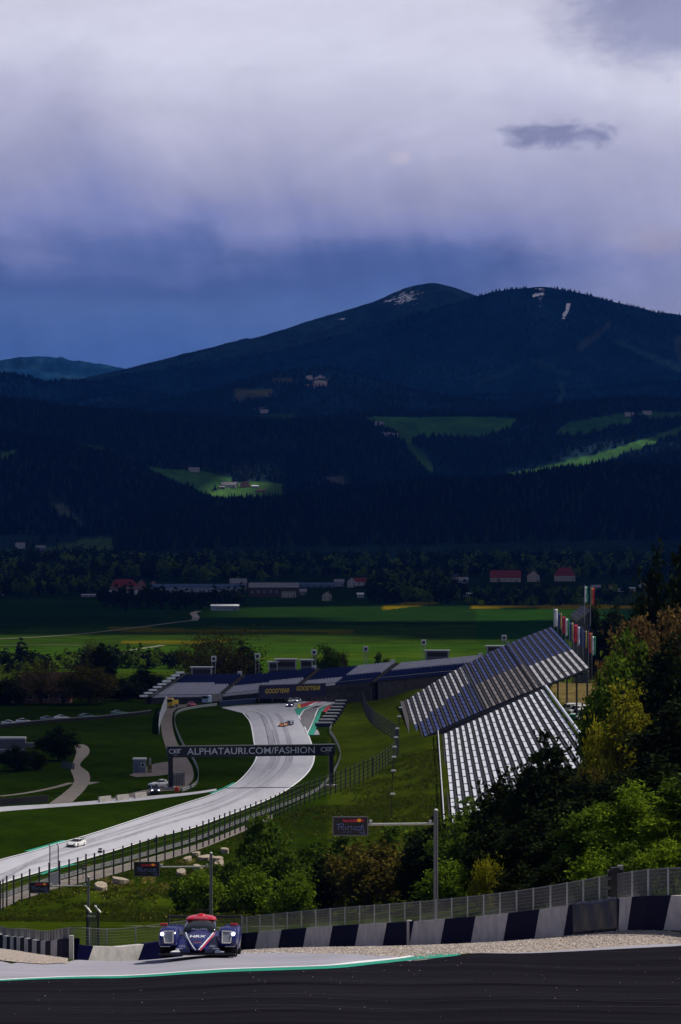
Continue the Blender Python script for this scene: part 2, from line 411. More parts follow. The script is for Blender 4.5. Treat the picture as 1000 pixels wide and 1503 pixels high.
# trodden earth behind the covered stand and under the stands, dirt by the loose slabs
paint((_d > 790) & (_d < 1010) & (_p*_d/FOC-_d*0.1 > 58) & (_p*_d/FOC-_d*0.1 < 78), (.16, .12, .10))
paint((_d > 500) & (_d < 560) & (fbm(_p/25, _d/7, 3) > 0.28) & (_p > 120) & (_p < 420), (.12, .10, .06), .8)
mow = np.sin((_p*_d/FOC)*0.5+_d*0.23)
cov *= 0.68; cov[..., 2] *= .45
cov *= (1+0.07*np.sign(mow)*((_d > 600) & (_d < 1000)))[..., None]
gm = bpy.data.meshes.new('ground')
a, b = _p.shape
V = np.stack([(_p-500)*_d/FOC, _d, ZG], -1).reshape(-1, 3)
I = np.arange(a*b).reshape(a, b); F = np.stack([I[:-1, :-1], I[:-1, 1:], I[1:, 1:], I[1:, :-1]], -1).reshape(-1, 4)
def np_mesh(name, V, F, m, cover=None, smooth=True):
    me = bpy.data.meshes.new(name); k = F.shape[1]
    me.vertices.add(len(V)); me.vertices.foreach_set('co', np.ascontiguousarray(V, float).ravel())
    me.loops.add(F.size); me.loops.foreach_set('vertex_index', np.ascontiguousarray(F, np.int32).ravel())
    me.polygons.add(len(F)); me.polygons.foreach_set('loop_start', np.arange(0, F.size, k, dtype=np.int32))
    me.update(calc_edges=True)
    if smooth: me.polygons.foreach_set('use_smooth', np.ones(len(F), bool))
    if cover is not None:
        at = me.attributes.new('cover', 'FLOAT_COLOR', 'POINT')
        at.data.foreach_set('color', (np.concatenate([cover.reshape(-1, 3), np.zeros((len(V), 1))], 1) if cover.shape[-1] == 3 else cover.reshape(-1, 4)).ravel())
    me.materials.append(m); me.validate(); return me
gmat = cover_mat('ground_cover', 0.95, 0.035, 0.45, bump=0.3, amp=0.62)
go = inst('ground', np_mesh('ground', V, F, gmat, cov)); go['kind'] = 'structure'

# ---------------------------------------------------------------- hills and mountains: a heightfield through surveyed crest lines
ridges = [
 (4950, [(-2400,820),(3400,820)]),
 (5650, [(-2400,700),(-700,760),(-300,818),(0,817),(120,814),(165,790),(200,772),(250,757),(310,742),(400,738),(500,733),(600,720),(725,705),(820,692),(1000,692),(1300,680),(3400,640)]),
 (6500, [(-2400,560),(-300,605),(0,640),(100,655),(150,668),(200,690),(250,712),(300,735),(350,748),(420,748),(450,728),(480,720),(540,722),(620,735),(750,730),(1000,720),(3400,650)]),
 (7600, [(-2400,520),(-300,570),(0,588),(75,597),(165,607),(250,617),(350,622),(430,622),(500,618),(530,628),(560,645),(600,672),(635,702),(680,712),(800,700),(1000,665),(1300,640),(3400,560)]),
 (8700, [(-2400,560),(0,600),(400,620),(500,613),(525,610),(600,611),(700,609),(760,611),(840,593),(950,585),(1000,590),(1300,570),(3400,540)]),
 (9900, [(-2400,600),(0,640),(100,630),(170,607),(250,590),(320,570),(380,551),(440,541),(480,538),(520,548),(560,560),(620,578),(700,590),(760,596),(840,600),(1000,600),(3400,560)]),
 (11500,[(-2400,500),(-300,520),(0,545),(30,549),(65,560),(100,557),(150,562),(200,572),(300,590),(600,590),(1000,560),(3400,500)]),
 (13500,[(-2400,600),(0,565),(100,562),(170,550),(300,530),(400,515),(500,492),(560,475),(640,452),(700,433),(740,423),(770,420),(800,417),(840,425),(900,440),(960,455),(1000,461),(1300,500),(3400,540)]),
 (15500,[(-2400,600),(0,570),(100,560),(200,536),(300,510),(380,492),(450,470),(500,455),(550,440),(590,422),(615,414),(640,411),(665,416),(700,432),(760,458),(1000,500),(3400,560)]),
 (18000,[(-2400,620),(0,580),(400,580),(1000,580),(3400,600)]),
 (21000,[(-2400,540),(-150,540),(0,522),(40,517),(90,520),(140,527),(195,534),(260,560),(500,600),(3400,600)]),
 (22300,[(-2400,640),(3400,640)]),
]
PXM = np.concatenate([np.linspace(-2400, -160, 50), np.linspace(-150, 1150, 520), np.linspace(1160, 3400, 50)])
DM = np.concatenate([np.linspace(4950, 10000, 330), np.linspace(10030, 16000, 200), np.linspace(16100, 22300, 60)])
kd, kz = [], []
for i, (d, pr) in enumerate(ridges):
    xs, ys = zip(*pr); y = np.interp(PXM, xs, ys)
    k = np.ones(9)/9; ys_ = np.convolve(np.pad(y, 4, 'edge'), k, 'valid')
    z = ZC-(ys_-HOR)*d/FOC
    if i == 0: z = np.zeros_like(z)
    if i > 1:          # a valley in front of each crest
        d0 = kd[-1]; z0 = kz[-1]; dm = d0+0.28*(d-d0)
        kd.append(dm); kz.append(np.minimum(z0-0.10*(dm-d0), z-20))
    kd.append(d); kz.append(z)
kz = np.array(kz)
pm, dm = np.meshgrid(PXM, DM)
ZM = np.empty_like(pm)
for j in range(len(PXM)): ZM[:, j] = np.interp(DM, kd, kz[:, j])
for _ in range(3): ZM[1:-1] = (ZM[:-2]+2*ZM[1:-1]+ZM[2:])/4
xm = (pm-500)*dm/FOC
rid = 1-np.abs(fbm(xm/420+3, dm/420, 5))*2
amp = np.interp(dm, [4950, 5300, 7000, 10000, 14000, 22300], [0, 6, 16, 24, 34, 30])
crestw = np.zeros_like(dm)
for d, _ in ridges[1:]: crestw = np.maximum(crestw, np.exp(-((dm-d)/130.0)**2))
ZM += (fbm(xm/260, dm/330, 5)*1.0+(rid-0.6)*1.1)*amp*(1-0.93*crestw)
ZM += fbm(xm/60+9, dm/60, 3)*3.0*sstep(5000, 5400, dm)
PYM = HOR+(ZC-ZM)*FOC/dm
# visible part of the heightfield (running horizon), with a tree's height of margin
hz = np.minimum.accumulate(PYM, axis=0); prev = np.vstack([np.full((1, len(PXM)), 2000.0), hz[:-1]])
vis = PYM-30*FOC/dm < prev+6
covm = np.zeros(pm.shape+(3,)); covm[:] = (.010, .020, .016)
jx = pm+fbm(xm/70, dm/90, 3)*5; jy = PYM+fbm(xm/70+50, dm/90, 3)*3
meadow = np.zeros(pm.shape, bool)
def cover_poly(poly, col, dmin, dmax, is_open=True):
    global meadow
    k = inpoly(jx, jy, poly) & (dm > dmin) & (dm < dmax); covm[k] = col
    if is_open: meadow |= k
cover_poly([(522,612),(600,611),(700,611),(764,615),(745,630),(715,640),(640,640),(608,644),(604,656),(585,640),(560,625)], (.030,.085,.022), 7650, 8720)
cover_poly([(604,650),(625,668),(637,690),(630,702),(612,680),(596,655)], (.026,.07,.02), 7600, 8720)
cover_poly([(813,638),(840,618),(925,608),(930,620),(880,632),(840,640)], (.030,.085,.022), 7600, 8720)
cover_poly([(930,607),(1100,600),(1100,612),(960,614)], (.026,.07,.02), 7600, 8720)
cover_poly([(738,698),(800,684),(870,667),(1000,628),(1100,600),(1100,612),(1000,637),(930,662),(880,678),(852,686),(800,697)], (.034,.088,.022), 6500, 8720)
cover_poly([(298,726),(340,712),(375,707),(418,709),(412,722),(428,735),(420,740),(360,742),(320,736)], (.040,.092,.022), 6500, 7600)
cover_poly([(218,687),(290,693),(345,704),(338,712),(300,722),(270,710),(240,702)], (.028,.075,.020), 6300, 7600)
cover_poly([(-60,664),(22,662),(30,669),(0,678),(-60,684)], (.06,.12,.025), 6000, 7600)
cover_poly([(60,806),(128,792),(168,787),(168,815),(60,822)], (.05,.085,.022), 4950, 6300)
cover_poly([(-200,812),(60,806),(60,825),(-200,828)], (.020,.045,.014), 4950, 6300)
cover_poly([(98,648),(150,655),(180,664),(150,664),(110,656)], (.030,.065,.022), 6400, 7600)
cover_poly([(380,610),(430,606),(432,616),(400,620)], (.025,.06,.02), 7600, 9950)
cover_poly([(343,572),(402,571),(398,580),(350,590)], (.06,.07,.045), 8800, 9950)
cover_poly([(398,556),(432,555),(428,562),(400,563)], (.05,.06,.045), 8800, 9950)
rk = fbm(xm/28+2, dm/28, 4) > 0.05
k = inpoly(jx, jy, [(444,566),(452,553),(468,551),(485,556),(482,567),(462,569)]) & rk & (dm > 8800) & (dm < 9990); covm[k] = (.24,.21,.20); meadow |= k
k = inpoly(jx, jy, [(372,600),(392,576),(402,578),(388,606)]) & rk & (dm > 8800) & (dm < 9990); covm[k] = (.13,.12,.11); meadow |= k
k = inpoly(jx, jy, [(470,700),(500,697),(514,722),(505,726),(490,712)]) & (dm > 6500) & (dm < 7650); covm[k] = (.06,.06,.05); meadow |= k
k = inpoly(jx, jy, [(62,735),(90,738),(128,772),(120,775),(85,752)]) & (dm > 5600) & (dm < 6550); covm[k] = (.045,.055,.032); meadow |= k
for pl, c in (([(845,512),(868,492),(893,473),(896,478),(872,500),(856,515)], (.035,.055,.055)), ([(816,559),(828,560),(831,578),(822,596),(816,594),(824,576)], (.022,.055,.062)),
              ([(905,495),(1000,540),(1000,548),(900,502)], (.022,.055,.062)), ([(780,525),(850,552),(845,556),(775,532)], (.020,.052,.060)),
              ([(690,565),(760,535),(764,539),(695,572)], (.018,.048,.058)), ([(990,490),(1010,495),(1010,545),(995,530)], (.03,.045,.035))):
    k = inpoly(jx, jy, pl) & (dm > 10500) & (dm < 13600); covm[k] = c; meadow |= k
snowm = np.zeros_like(pm)
def snow_poly(poly, k, soft):
    global snowm, meadow
    cx, cy = np.mean([q[0] for q in poly]), np.mean([q[1] for q in poly]); best = np.zeros_like(pm)
    for s_ in (.6, 1.0, 1.35): best += inpoly(pm, PYM, [(cx+(x-cx)*s_, cy+(y-cy)*s_) for x, y in poly])/3*1.0
    best *= (dm > 12500) & (dm < 15700); snowm = np.maximum(snowm, best*k); meadow |= best > .3
snow_poly([(550,446),(575,430),(606,418),(624,428),(626,446),(600,450)], .95, 1); snow_poly([(486,470),(508,462),(512,467),(494,474)], .9, 1); snow_poly([(776,430),(790,420),(806,421),(800,432),(797,448),(791,450)], 1.0, 1)
snow_poly([(832,444),(838,444),(836,456),(830,467),(824,468),(829,455)], 1.5, 1)
farh = (dm > 17000); covm[farh] = (.006,.026,.060)  # farthest hill: distance haze put into its cover colour
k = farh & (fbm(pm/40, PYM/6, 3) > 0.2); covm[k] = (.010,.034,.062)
forest = ~meadow; up = sstep(6500, 10500, dm)[..., None]; covm = np.where((forest | (snowm > 0))[..., None] & (dm < 17000)[..., None], covm*(1-up)+np.where((dm > 14100)[..., None], np.array((.018, .045, .056)), np.array((.009, .032, .052)))*up, covm)  # cover turned haze blue with distance, on top of the forest colour
covm *= (1+0.45*fbm(xm/45, dm/60, 4)+.25*fbm(xm/160+7, dm/260, 3))[..., None]
a, b = pm.shape
V = np.stack([xm, dm, ZM], -1).reshape(-1, 3); I = np.arange(a*b).reshape(a, b)
F = np.stack([I[:-1, :-1], I[:-1, 1:], I[1:, 1:], I[1:, :-1]], -1).reshape(-1, 4)
mmat = cover_mat('mountain_cover', 0.95, 0.004, 0.05, bump=7.0, amp=0.5, snow=True)
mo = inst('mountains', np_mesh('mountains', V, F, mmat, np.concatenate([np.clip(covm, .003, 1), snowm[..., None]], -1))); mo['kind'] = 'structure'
def hill(px, py, d0=5000, d1=16000):
    """point of the mountain surface seen at (px, py) beyond distance d0"""
    j = int(np.argmin(np.abs(PXM-px))); s = (DM > d0) & (DM < d1); yy = PYM[s, j]; dd = DM[s]; zz = ZM[s, j]
    k = int(np.argmax(yy <= py)); return Vector(((px-500)*dd[k]/FOC, dd[k], zz[k]))

# ---------------------------------------------------------------- instancing for uncountable things (forest, gravel)
def scatter(name, pts, rot, scl, sources, kind='stuff', seed=0):
    """points with rotation and size carrying instances of one of several source meshes"""
    me = bpy.data.meshes.new(name); n = len(pts); me.vertices.add(n); me.vertices.foreach_set('co', np.ascontiguousarray(pts, float).ravel())
    for nm, arr, ty, key in (('rot', rot, 'FLOAT_VECTOR', 'vector'), ('scl', scl, 'FLOAT_VECTOR', 'vector')):
        at = me.attributes.new(nm, ty, 'POINT'); at.data.foreach_set(key, np.ascontiguousarray(arr, float).ravel())
    idx = np.random.RandomState(seed).randint(0, len(sources), n)
    at = me.attributes.new('pick', 'INT', 'POINT'); at.data.foreach_set('value', idx.astype(np.int32))
    o = bpy.data.objects.new(name, me); C.objects.link(o); o['kind'] = kind
    ng = bpy.data.node_groups.new(name, 'GeometryNodeTree')
    ng.interface.new_socket('Geometry', in_out='INPUT', socket_type='NodeSocketGeometry'); ng.interface.new_socket('Geometry', in_out='OUTPUT', socket_type='NodeSocketGeometry')
    N = ng.nodes; L = ng.links; gi = N.new('NodeGroupInput'); gout = N.new('NodeGroupOutput'); join = N.new('GeometryNodeJoinGeometry')
    pk = N.new('GeometryNodeInputNamedAttribute'); pk.data_type = 'INT'; pk.inputs[0].default_value = 'pick'
    rt = N.new('GeometryNodeInputNamedAttribute'); rt.data_type = 'FLOAT_VECTOR'; rt.inputs[0].default_value = 'rot'
    sl = N.new('GeometryNodeInputNamedAttribute'); sl.data_type = 'FLOAT_VECTOR'; sl.inputs[0].default_value = 'scl'
    for i, so in enumerate(sources):
        oi = N.new('GeometryNodeObjectInfo'); oi.inputs['Object'].default_value = so; oi.inputs['As Instance'].default_value = True
        cmp_ = N.new('FunctionNodeCompare'); cmp_.data_type = 'INT'; cmp_.operation = 'EQUAL'
        L.new(pk.outputs[0], cmp_.inputs[2]); cmp_.inputs[3].default_value = i
        io = N.new('GeometryNodeInstanceOnPoints'); L.new(gi.outputs[0], io.inputs['Points']); L.new(cmp_.outputs[0], io.inputs['Selection'])
        L.new(oi.outputs['Geometry'], io.inputs['Instance']); L.new(rt.outputs[0], io.inputs['Rotation']); L.new(sl.outputs[0], io.inputs['Scale'])
        L.new(io.outputs[0], join.inputs[0])
    L.new(join.outputs[0], gout.inputs[0])
    md = o.modifiers.new('scatter', 'NODES'); md.node_group = ng
    return o
def source(name, me):
    return bpy.data.objects.new(name, me)     # not linked: only a pattern for scatter()

# spruce for the far forests: tiers of drooping boughs on a short stem, 1 m tall unit
def spruce_mesh(seed, m, tiers=5, sides=7):
    rng = random.Random(seed); mb = MB()
    mb.tube([(0,0,-.02), (0,0,.2)], [.02, .016], 5)
    for i in range(tiers):
        t = i/(tiers-1); z = .10+.74*t; r = (.175*(1-t)+.035); h = .30*(1-t)+.17
        vs = [(rng.uniform(-.01, .01), rng.uniform(-.01, .01), min(1.0, z+h))]
        for k in range(sides*2):
            a = math.pi*k/sides+rng.uniform(-.15, .15); q = r*(1.0 if k % 2 else .62)*rng.uniform(.82, 1.15)
            vs.append((q*math.cos(a), q*math.sin(a), z-(.03 if k % 2 else 0)))
        mb.add(vs, [(0, 1+k, 1+(k+1) % (sides*2)) for k in range(sides*2)])
    return mb.mesh('spruce', m)
m_spruce = leaf_mat('spruce_needles', (.004, .008, .006), (.010, .016, .010), 0.08)
m_spruce2 = leaf_mat('larch_needles', (.018, .030, .012), (.032, .045, .016), 0.15)
spr = [source('spruce_pattern', spruce_mesh(s, m_spruce)) for s in range(4)]+[source('larch_pattern', spruce_mesh(9, m_spruce2, 4, 6))]
rng = np.random.RandomState(3)
def forest_points(n, d0, d1, pxr=(-120, 1120)):
    px = rng.uniform(*pxr, n); d = np.sqrt(rng.uniform(d0**2, d1**2, n))
    j = np.clip(np.searchsorted(PXM, px), 1, len(PXM)-1); i = np.clip(np.searchsorted(DM, d), 1, len(DM)-1)
    fu = (px-PXM[j-1])/(PXM[j]-PXM[j-1]); fv = (d-DM[i-1])/(DM[i]-DM[i-1])
    z = (ZM[i-1, j-1]*(1-fu)+ZM[i-1, j]*fu)*(1-fv)+(ZM[i, j-1]*(1-fu)+ZM[i, j]*fu)*fv
    ok = vis[i, j] & ~meadow[i, j] & ~meadow[i-1, j-1]
    ok &= ~((d < 6300) & (px < 168) & (HOR+(ZC-z)*FOC/d > 786) & (rng.rand(n) > 0.12))
    return np.stack([(px-500)*d/FOC, d, z-1.0], -1)[ok]
P = np.concatenate([forest_points(46000, 5080, 6700), forest_points(42000, 6700, 8800), forest_points(30000, 8800, 11600), forest_points(34000, 11600, 15600)])
P = P[(P[:, 1] < 14200) | (rng.rand(len(P)) < .45*sstep(440, 470, HOR+(ZC-P[:, 2])*FOC/P[:, 1]))]
hgt = rng.uniform(15, 29, len(P))*np.interp(P[:, 1], [5000, 8000, 10500, 13500, 15600], [1, .85, .68, .60, .35])*(0.72+0.5*fbm(P[:, 0]/120, P[:, 1]/120, 2)*0.5+0.14)
S = np.stack([hgt*rng.uniform(.85, 1.3, len(P))]*2+[hgt], -1); Rr = np.zeros_like(P); Rr[:, 2] = rng.uniform(0, 6.28, len(P))
nearf = P[:, 1] < 7000; farf = P[:, 1] >= 9300; midf = ~nearf & ~farf
m_sp2 = leaf_mat('mid_forest_haze_blue', (.007, .017, .020), (.015, .030, .028), .1); m_sp3 = leaf_mat('far_forest_haze_blue', (.007, .025, .036), (.016, .042, .052), .1)  # blue of distant haze mixed into the mid and far tree colours
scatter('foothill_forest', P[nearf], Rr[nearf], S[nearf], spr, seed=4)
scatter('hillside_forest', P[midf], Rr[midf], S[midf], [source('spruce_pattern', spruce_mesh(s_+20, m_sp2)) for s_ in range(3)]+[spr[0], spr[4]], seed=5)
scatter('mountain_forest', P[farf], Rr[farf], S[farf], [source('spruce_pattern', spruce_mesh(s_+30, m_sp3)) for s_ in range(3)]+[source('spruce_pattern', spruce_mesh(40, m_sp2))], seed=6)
HAZE = 1.8e-5
# ================================================================ SURFACES
def resample(pts, n, smooth=True):
    P = np.array([(p[0], p[1]) for p in pts], float)
    if smooth and len(P) > 2:      # Catmull-Rom
        Q = np.vstack([2*P[0]-P[1], P, 2*P[-1]-P[-2]]); out = []
        for i in range(1, len(Q)-2):
            for t in np.linspace(0, 1, 12, endpoint=False):
                a, b, c, d = Q[i-1:i+3]
                out.append(.5*((2*b)+(c-a)*t+(2*a-5*b+4*c-d)*t*t+(3*b-a-3*c+d)*t**3))
        P = np.array(out+[P[-1]])
    s = np.concatenate([[0], np.cumsum(np.hypot(*np.diff(P, axis=0).T))]); q = np.linspace(0, s[-1], n)
    return np.stack([np.interp(q, s, P[:, 0]), np.interp(q, s, P[:, 1])], -1)
def sheet(name, A, B, m, off, n=60, k=6, smooth=True, kind='structure', parent=None):
    """a sheet draped on the ground between two edge lines"""
    A = resample(A, n, smooth); B = resample(B, n, smooth); u = np.linspace(0, 1, k)[None, :, None]
    P = A[:, None]*(1-u)+B[:, None]*u; Z = ground(P[..., 0], P[..., 1])+off
    mb = MB().grid(np.concatenate([P, Z[..., None]], -1)); o = mb.build(name, m, parent, smooth=True)
    if o.data.polygons[0].normal.z < 0: o.data.flip_normals()
    if not parent: o['kind'] = kind
    return o
def line(name, pts, wd, m, off, n=80, smooth=True, parent=None):
    c = resample(pts, n, smooth); t = np.gradient(c, axis=0); t /= np.hypot(t[:, 0], t[:, 1])[:, None]+1e-9; nrm = np.stack([-t[:, 1], t[:, 0]], -1)
    return sheet(name, [tuple(p) for p in c+nrm*wd/2], [tuple(p) for p in c-nrm*wd/2], m, off, n, 2, False, parent=parent)
def G(*pp): return [gp(*p) for p in pp]
def GD(*pp): return [tuple(gd(*p)) for p in pp]
def asphalt(name, col, spec=.35, rough=.62, stretch=(1, 1, 1), var=.16, fine=9.0, bump=.3):
    m = bpy.data.materials.new(name); m.use_nodes = True; t = NT(m.node_tree); p = t.n['Principled BSDF']
    pos = t.node('ShaderNodeNewGeometry').outputs['Position']
    mp = t.node('ShaderNodeMapping'); t.l.new(pos, mp.inputs[0]); mp.inputs['Scale'].default_value = stretch
    n1 = t.noise(mp.outputs[0], .35, 5, .6); n2 = t.noise(pos, fine, 3, .6); n3 = t.noise(mp.outputs[0], 2.3, 4, .7)
    f = t.m('ADD', t.m('MULTIPLY', n1, .5), t.m('ADD', t.m('MULTIPLY', n2, .15), t.m('MULTIPLY', n3, .35)))
    t.put(p.inputs['Base Color'], t.ramp(f, [(.33, tuple(c*(1-var*1.6) for c in col)), (.5, col), (.68, tuple(c*(1+var) for c in col))]))
    t.put(p.inputs['Roughness'], t.m('ADD', rough-.08, t.m('MULTIPLY', n3, .16))); p.inputs['Specular IOR Level'].default_value = spec
    b = t.node('ShaderNodeBump'); b.inputs['Strength'].default_value = bump; b.inputs['Distance'].default_value = .01
    t.put(b.inputs['Height'], t.noise(pos, 40, 2, .6)); t.l.new(b.outputs[0], p.inputs['Normal'])
    MATS[name] = m; return m
m_track = asphalt('worn_pale_asphalt', (.43, .425, .475), .15, .65, (.25, .04, 1))
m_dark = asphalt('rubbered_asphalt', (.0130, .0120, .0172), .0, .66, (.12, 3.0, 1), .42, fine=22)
m_run = asphalt('runoff_asphalt', (.31, .30, .355), .15, .7, (.12, 1.4, 1), .22)
m_srv = asphalt('service_asphalt', (.125, .105, .098), .2, .8, (.3, .1, 1), .18)
m_path = asphalt('path_gravel', (.19, .165, .15), .1, .9, (1, 1, 1), .15)
m_white = mat('white_paint', (.78, .78, .80), .55, var=.10, scale=6); m_green = mat('green_paint', (.0, .26, .17), .55, var=.14, scale=4)
m_red = mat('red_paint', (.42, .022, .03), .55, var=.2, scale=3); m_yellow = mat('yellow_paint', (.55, .45, .05), .6, var=.1)
m_kerbgrey = mat('worn_kerb', (.30, .28, .27), .7, var=.2, scale=2)

m_seam = mat('tar_seam', (.008, .008, .010), .5, var=.3)
# --- the straight in the valley (edges surveyed left to right)
L_up = G((-160,1316),(-60,1282),(0,1264),(42,1253),(96,1237),(140,1224),(210,1201),(280,1178),(311,1168),(346,1152),(368,1131),(378,1111),(375,1094),(369,1062),(358,1047),(326,1039))
L_dn = G((-160,1362),(-60,1320),(0,1298),(52,1282),(100,1269),(147,1255),(224,1231),(287,1214),(350,1191),(390,1175),(425,1157),(452,1133),(461,1111),(455,1087),(445,1063),(437,1048),(432,1041))
sheet('race_track', L_up, L_dn, m_track, .10, 150, 14)
sheet('race_track_corner', G((326,1039.3),(360,1036),(400,1033.5),(440,1031),(500,1026.5),(560,1021.5)), G((360,1048),(400,1046),(434,1041),(462,1036),(500,1030),(560,1024.5)), m_track, .08, 60, 8)
def between(A, B, f): return [(a[0]*(1-f)+b[0]*f, a[1]*(1-f)+b[1]*f) for a, b in zip(A, B)]
RA, RB = [tuple(q) for q in resample(L_up, 60)], [tuple(q) for q in resample(L_dn, 60)]
m_rub = asphalt('rubbered_lane', (.33, .325, .375), .15, .65, (.6, .05, 1), .22)
for f, wd in ((.30, 1.1), (.42, .8), (.62, 1.3)): line('rubbered_lane', between(RA, RB, f)[2:-2], wd, m_rub, .118, 140)
m_skid = asphalt('skid_rubber', (.20, .195, .225), .12, .6, (.6, .05, 1), .3)
for f, a0, a1 in ((.36, 34, 50), (.55, 28, 44), (.58, 8, 22), (.25, 40, 56)): line('skid_mark', between(RA, RB, f)[a0:a1], .22, m_skid, .125, 60)
def mark(nm, pts, wd, m, off=.14, n=90): return line(nm, pts, wd, m, off, n)
mark('track_edge_line', [(x-.1, y-.1) for x, y, z in G((-60,1321),(0,1299),(52,1283),(147,1256),(224,1232),(287,1215),(350,1192),(390,1176),(425,1158),(453,1134),(462,1111),(456,1087),(446,1063),(438,1050))], .35, m_white)
mark('track_edge_line', G((-60,1281),(0,1263),(42,1252),(96,1236),(140,1223),(210,1200),(280,1177),(311,1167),(345,1151.5),(367,1130),(377,1111),(374,1094),(368,1062),(357,1047)), .35, m_white)
mark('track_edge_line', G((326,1039),(360,1035.4),(400,1033),(440,1030.5),(500,1026),(560,1021)), .4, m_white)
mark('track_marking', G((357,1038.5),(375,1044),(392,1049.5)), .3, m_white)
line('green_verge_strip', G((40,1250.5),(70,1242),(95,1234.5)), 1.0, m_green, .13)
line('green_verge_strip', G((310,1165.5),(330,1157),(345,1149.5)), .8, m_green, .13)
line('green_verge_strip', G((60,1284.5),(80,1277),(110,1269)), .9, m_green, .13)
# cross road on the left infield
sheet('infield_road', G((-120,1205),(0,1192),(100,1184),(200,1176),(280,1167),(318,1161)), G((-120,1196),(0,1185),(100,1179),(200,1170.5),(280,1163.5),(318,1158)), m_track, .085, 60, 4)
# service road up to the corner
sheet('service_road', G((232,1046),(236,1060),(238,1078),(243,1096),(247,1110),(250,1125),(252,1142),(258,1160)), G((254,1044),(253,1060),(256,1078),(263,1096),(274,1112),(283,1128),(283,1145),(268,1160)), m_srv, .07, 50, 6)
sheet('service_road', G((255,1045),(262,1040),(285,1036)), G((232,1046),(246,1036),(285,1033.5)), m_srv, .075, 20, 5)
sheet('service_yard', G((190,1138),(225,1122),(250,1118)), G((200,1141),(232,1139),(252,1136)), m_srv, .065, 20, 5)
sheet('service_yard', G((140,1180),(200,1171.5),(235,1162),(268,1160)), G((70,1183),(150,1174),(220,1158),(262,1150)), m_srv, .06, 20, 5)
# winding footpath on the infield
sheet('footpath', G((72,1180),(95,1163),(108,1150),(108,1141),(104,1130),(107,1120),(112,1106),(110,1097),(106,1094)), G((106,1178),(124,1160),(132,1146),(130,1134),(118,1124),(122,1116),(131,1106),(130,1097),(122,1092.5)), m_path, .055, 60, 5)
line('footpath', G((0,1169),(40,1164),(80,1156),(105,1149)), 1.6, m_path, .05)
line('footpath', G((120,1152),(137,1148)), 3.0, m_path, .05)
line('valley_lane', G((-60,941),(100,932),(200,921),(262,913),(288,910)), 3.2, m_path, .05)
line('valley_lane', G((285,911),(288,906),(284,900),(292,897)), 5, m_path, .06)
line('valley_lane', G((110,970),(170,958),(240,947)), 3.5, m_path, .05)
line('valley_lane', G((-80,949),(60,946.5),(150,948)), 2.0, m_path, .05)
line('slope_track', GD((-150,352),(0,350),(120,346),(260,344),(420,352)), 3.2, m_path, .10)
# strip of paving along the debris fence
sheet('fence_path', G((-60,1352),(0,1333),(60,1312),(120,1296),(170,1283),(230,1266),(290,1248),(350,1224),(400,1203)), G((-60,1338),(0,1320),(60,1300),(120,1284),(170,1272),(230,1256),(290,1239),(350,1216),(400,1196)), m_path, .05, 60, 4)
# --- the first corner: paint and kerbs
def patch(nm, m, off, *pp): # small painted polygon
    P = [gp(*p) for p in pp]; n = len(P); mb = MB()
    mb.add([(x, y, z+off) for x, y, z in P], [tuple(range(n))]); o = mb.build(nm, m); o['kind'] = 'structure'
    if o.data.polygons[0].normal.z < 0: o.data.flip_normals()
    return o
m_grayasph = asphalt('grey_asphalt', (.16, .15, .165), .3, .65, (.3, .1, 1))
patch('corner_apron', m_grayasph, .115, (439,1055),(448,1042),(467,1034),(480,1031),(490,1031),(468,1040),(450,1079),(447,1070))
patch('green_runoff_paint', m_green, .135, (432,1041.5),(440,1040),(463,1036.2),(446,1043.5),(438.6,1054.5))
patch('red_kerb', m_red, .14, (441,1040),(440,1034.5),(455,1030.5),(462,1030),(474,1030.6),(452,1036.6))
patch('white_kerb', m_white, .15, (452,1036),(462,1032),(480,1029),(505,1025.5),(520,1024.2),(520,1026),(490,1029.6),(470,1033),(455,1036.8))
patch('striped_kerb', m_yellow, .155, (437,1034),(440,1033.4),(442.5,1039.5),(439,1040))
patch('striped_kerb', m_kerbgrey, .15, (433.5,1034.6),(437,1034),(439,1040),(435,1040.6))
patch('red_runoff_paint', m_red, .16, (473,1045),(479,1038),(485,1035),(487,1039),(482,1046))
patch('green_runoff_paint', m_green, .15, (451,1079.5),(470,1040.5),(486,1033.5),(490,1033),(479,1038.5),(472,1046),(461,1079.5))
line('apron_line', G((450.5,1079.5),(459,1060),(467.5,1040.5),(478,1036),(488,1032.5)), .35, m_white, .17, 40, False)
line('apron_line', G((438.6,1055),(446,1043),(463,1036.5),(480,1031.5)), .35, m_white, .17, 40, False)
patch('pale_kerb_end', m_run, .14, (461,1079.5),(464,1071),(467,1073),(469.5,1079))
# --- hilltop corner: rubbered track, pale run-off, white line, green paint, gravel
W_line = G((0,1439),(125,1434),(250,1429),(400,1421),(500,1416.4),(575,1408.5),(606,1404))
nx_ = lambda p, d: (p[0]+(-.5)*d*.0, p[1], p[2])
far_run = GD((-200,97),(-60,92),(0,86),(60,84.5),(105,120),(170,150),(240,154),(300,150),(353,92),(420,88),(500,84.5),(560,82.6),(604,82))
near_run = [GD((-200,78.8))[0]]+[GD((-60,78.6))[0]]+W_line
sheet('runoff_area', far_run, near_run, m_run, .012, 150, 70)
edge_far = [tuple(gd(-200, 79)), tuple(gd(-60, 79))]+G((0,1437),(125,1432),(250,1427),(400,1419),(500,1414),(575,1406))+[tuple(gd(606, 82.5)), tuple(gd(700, 86)), tuple(gd(850, 89)), tuple(gd(1000, 91)), tuple(gd(1200, 93)), tuple(gd(1500, 95))]
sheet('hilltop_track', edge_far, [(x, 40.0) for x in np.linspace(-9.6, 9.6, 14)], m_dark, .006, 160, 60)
line('runoff_edge_line', [(x, y+.02) for x, y, z in [gd(-60, 78.65)]+W_line], .22, m_white, .022, 140)
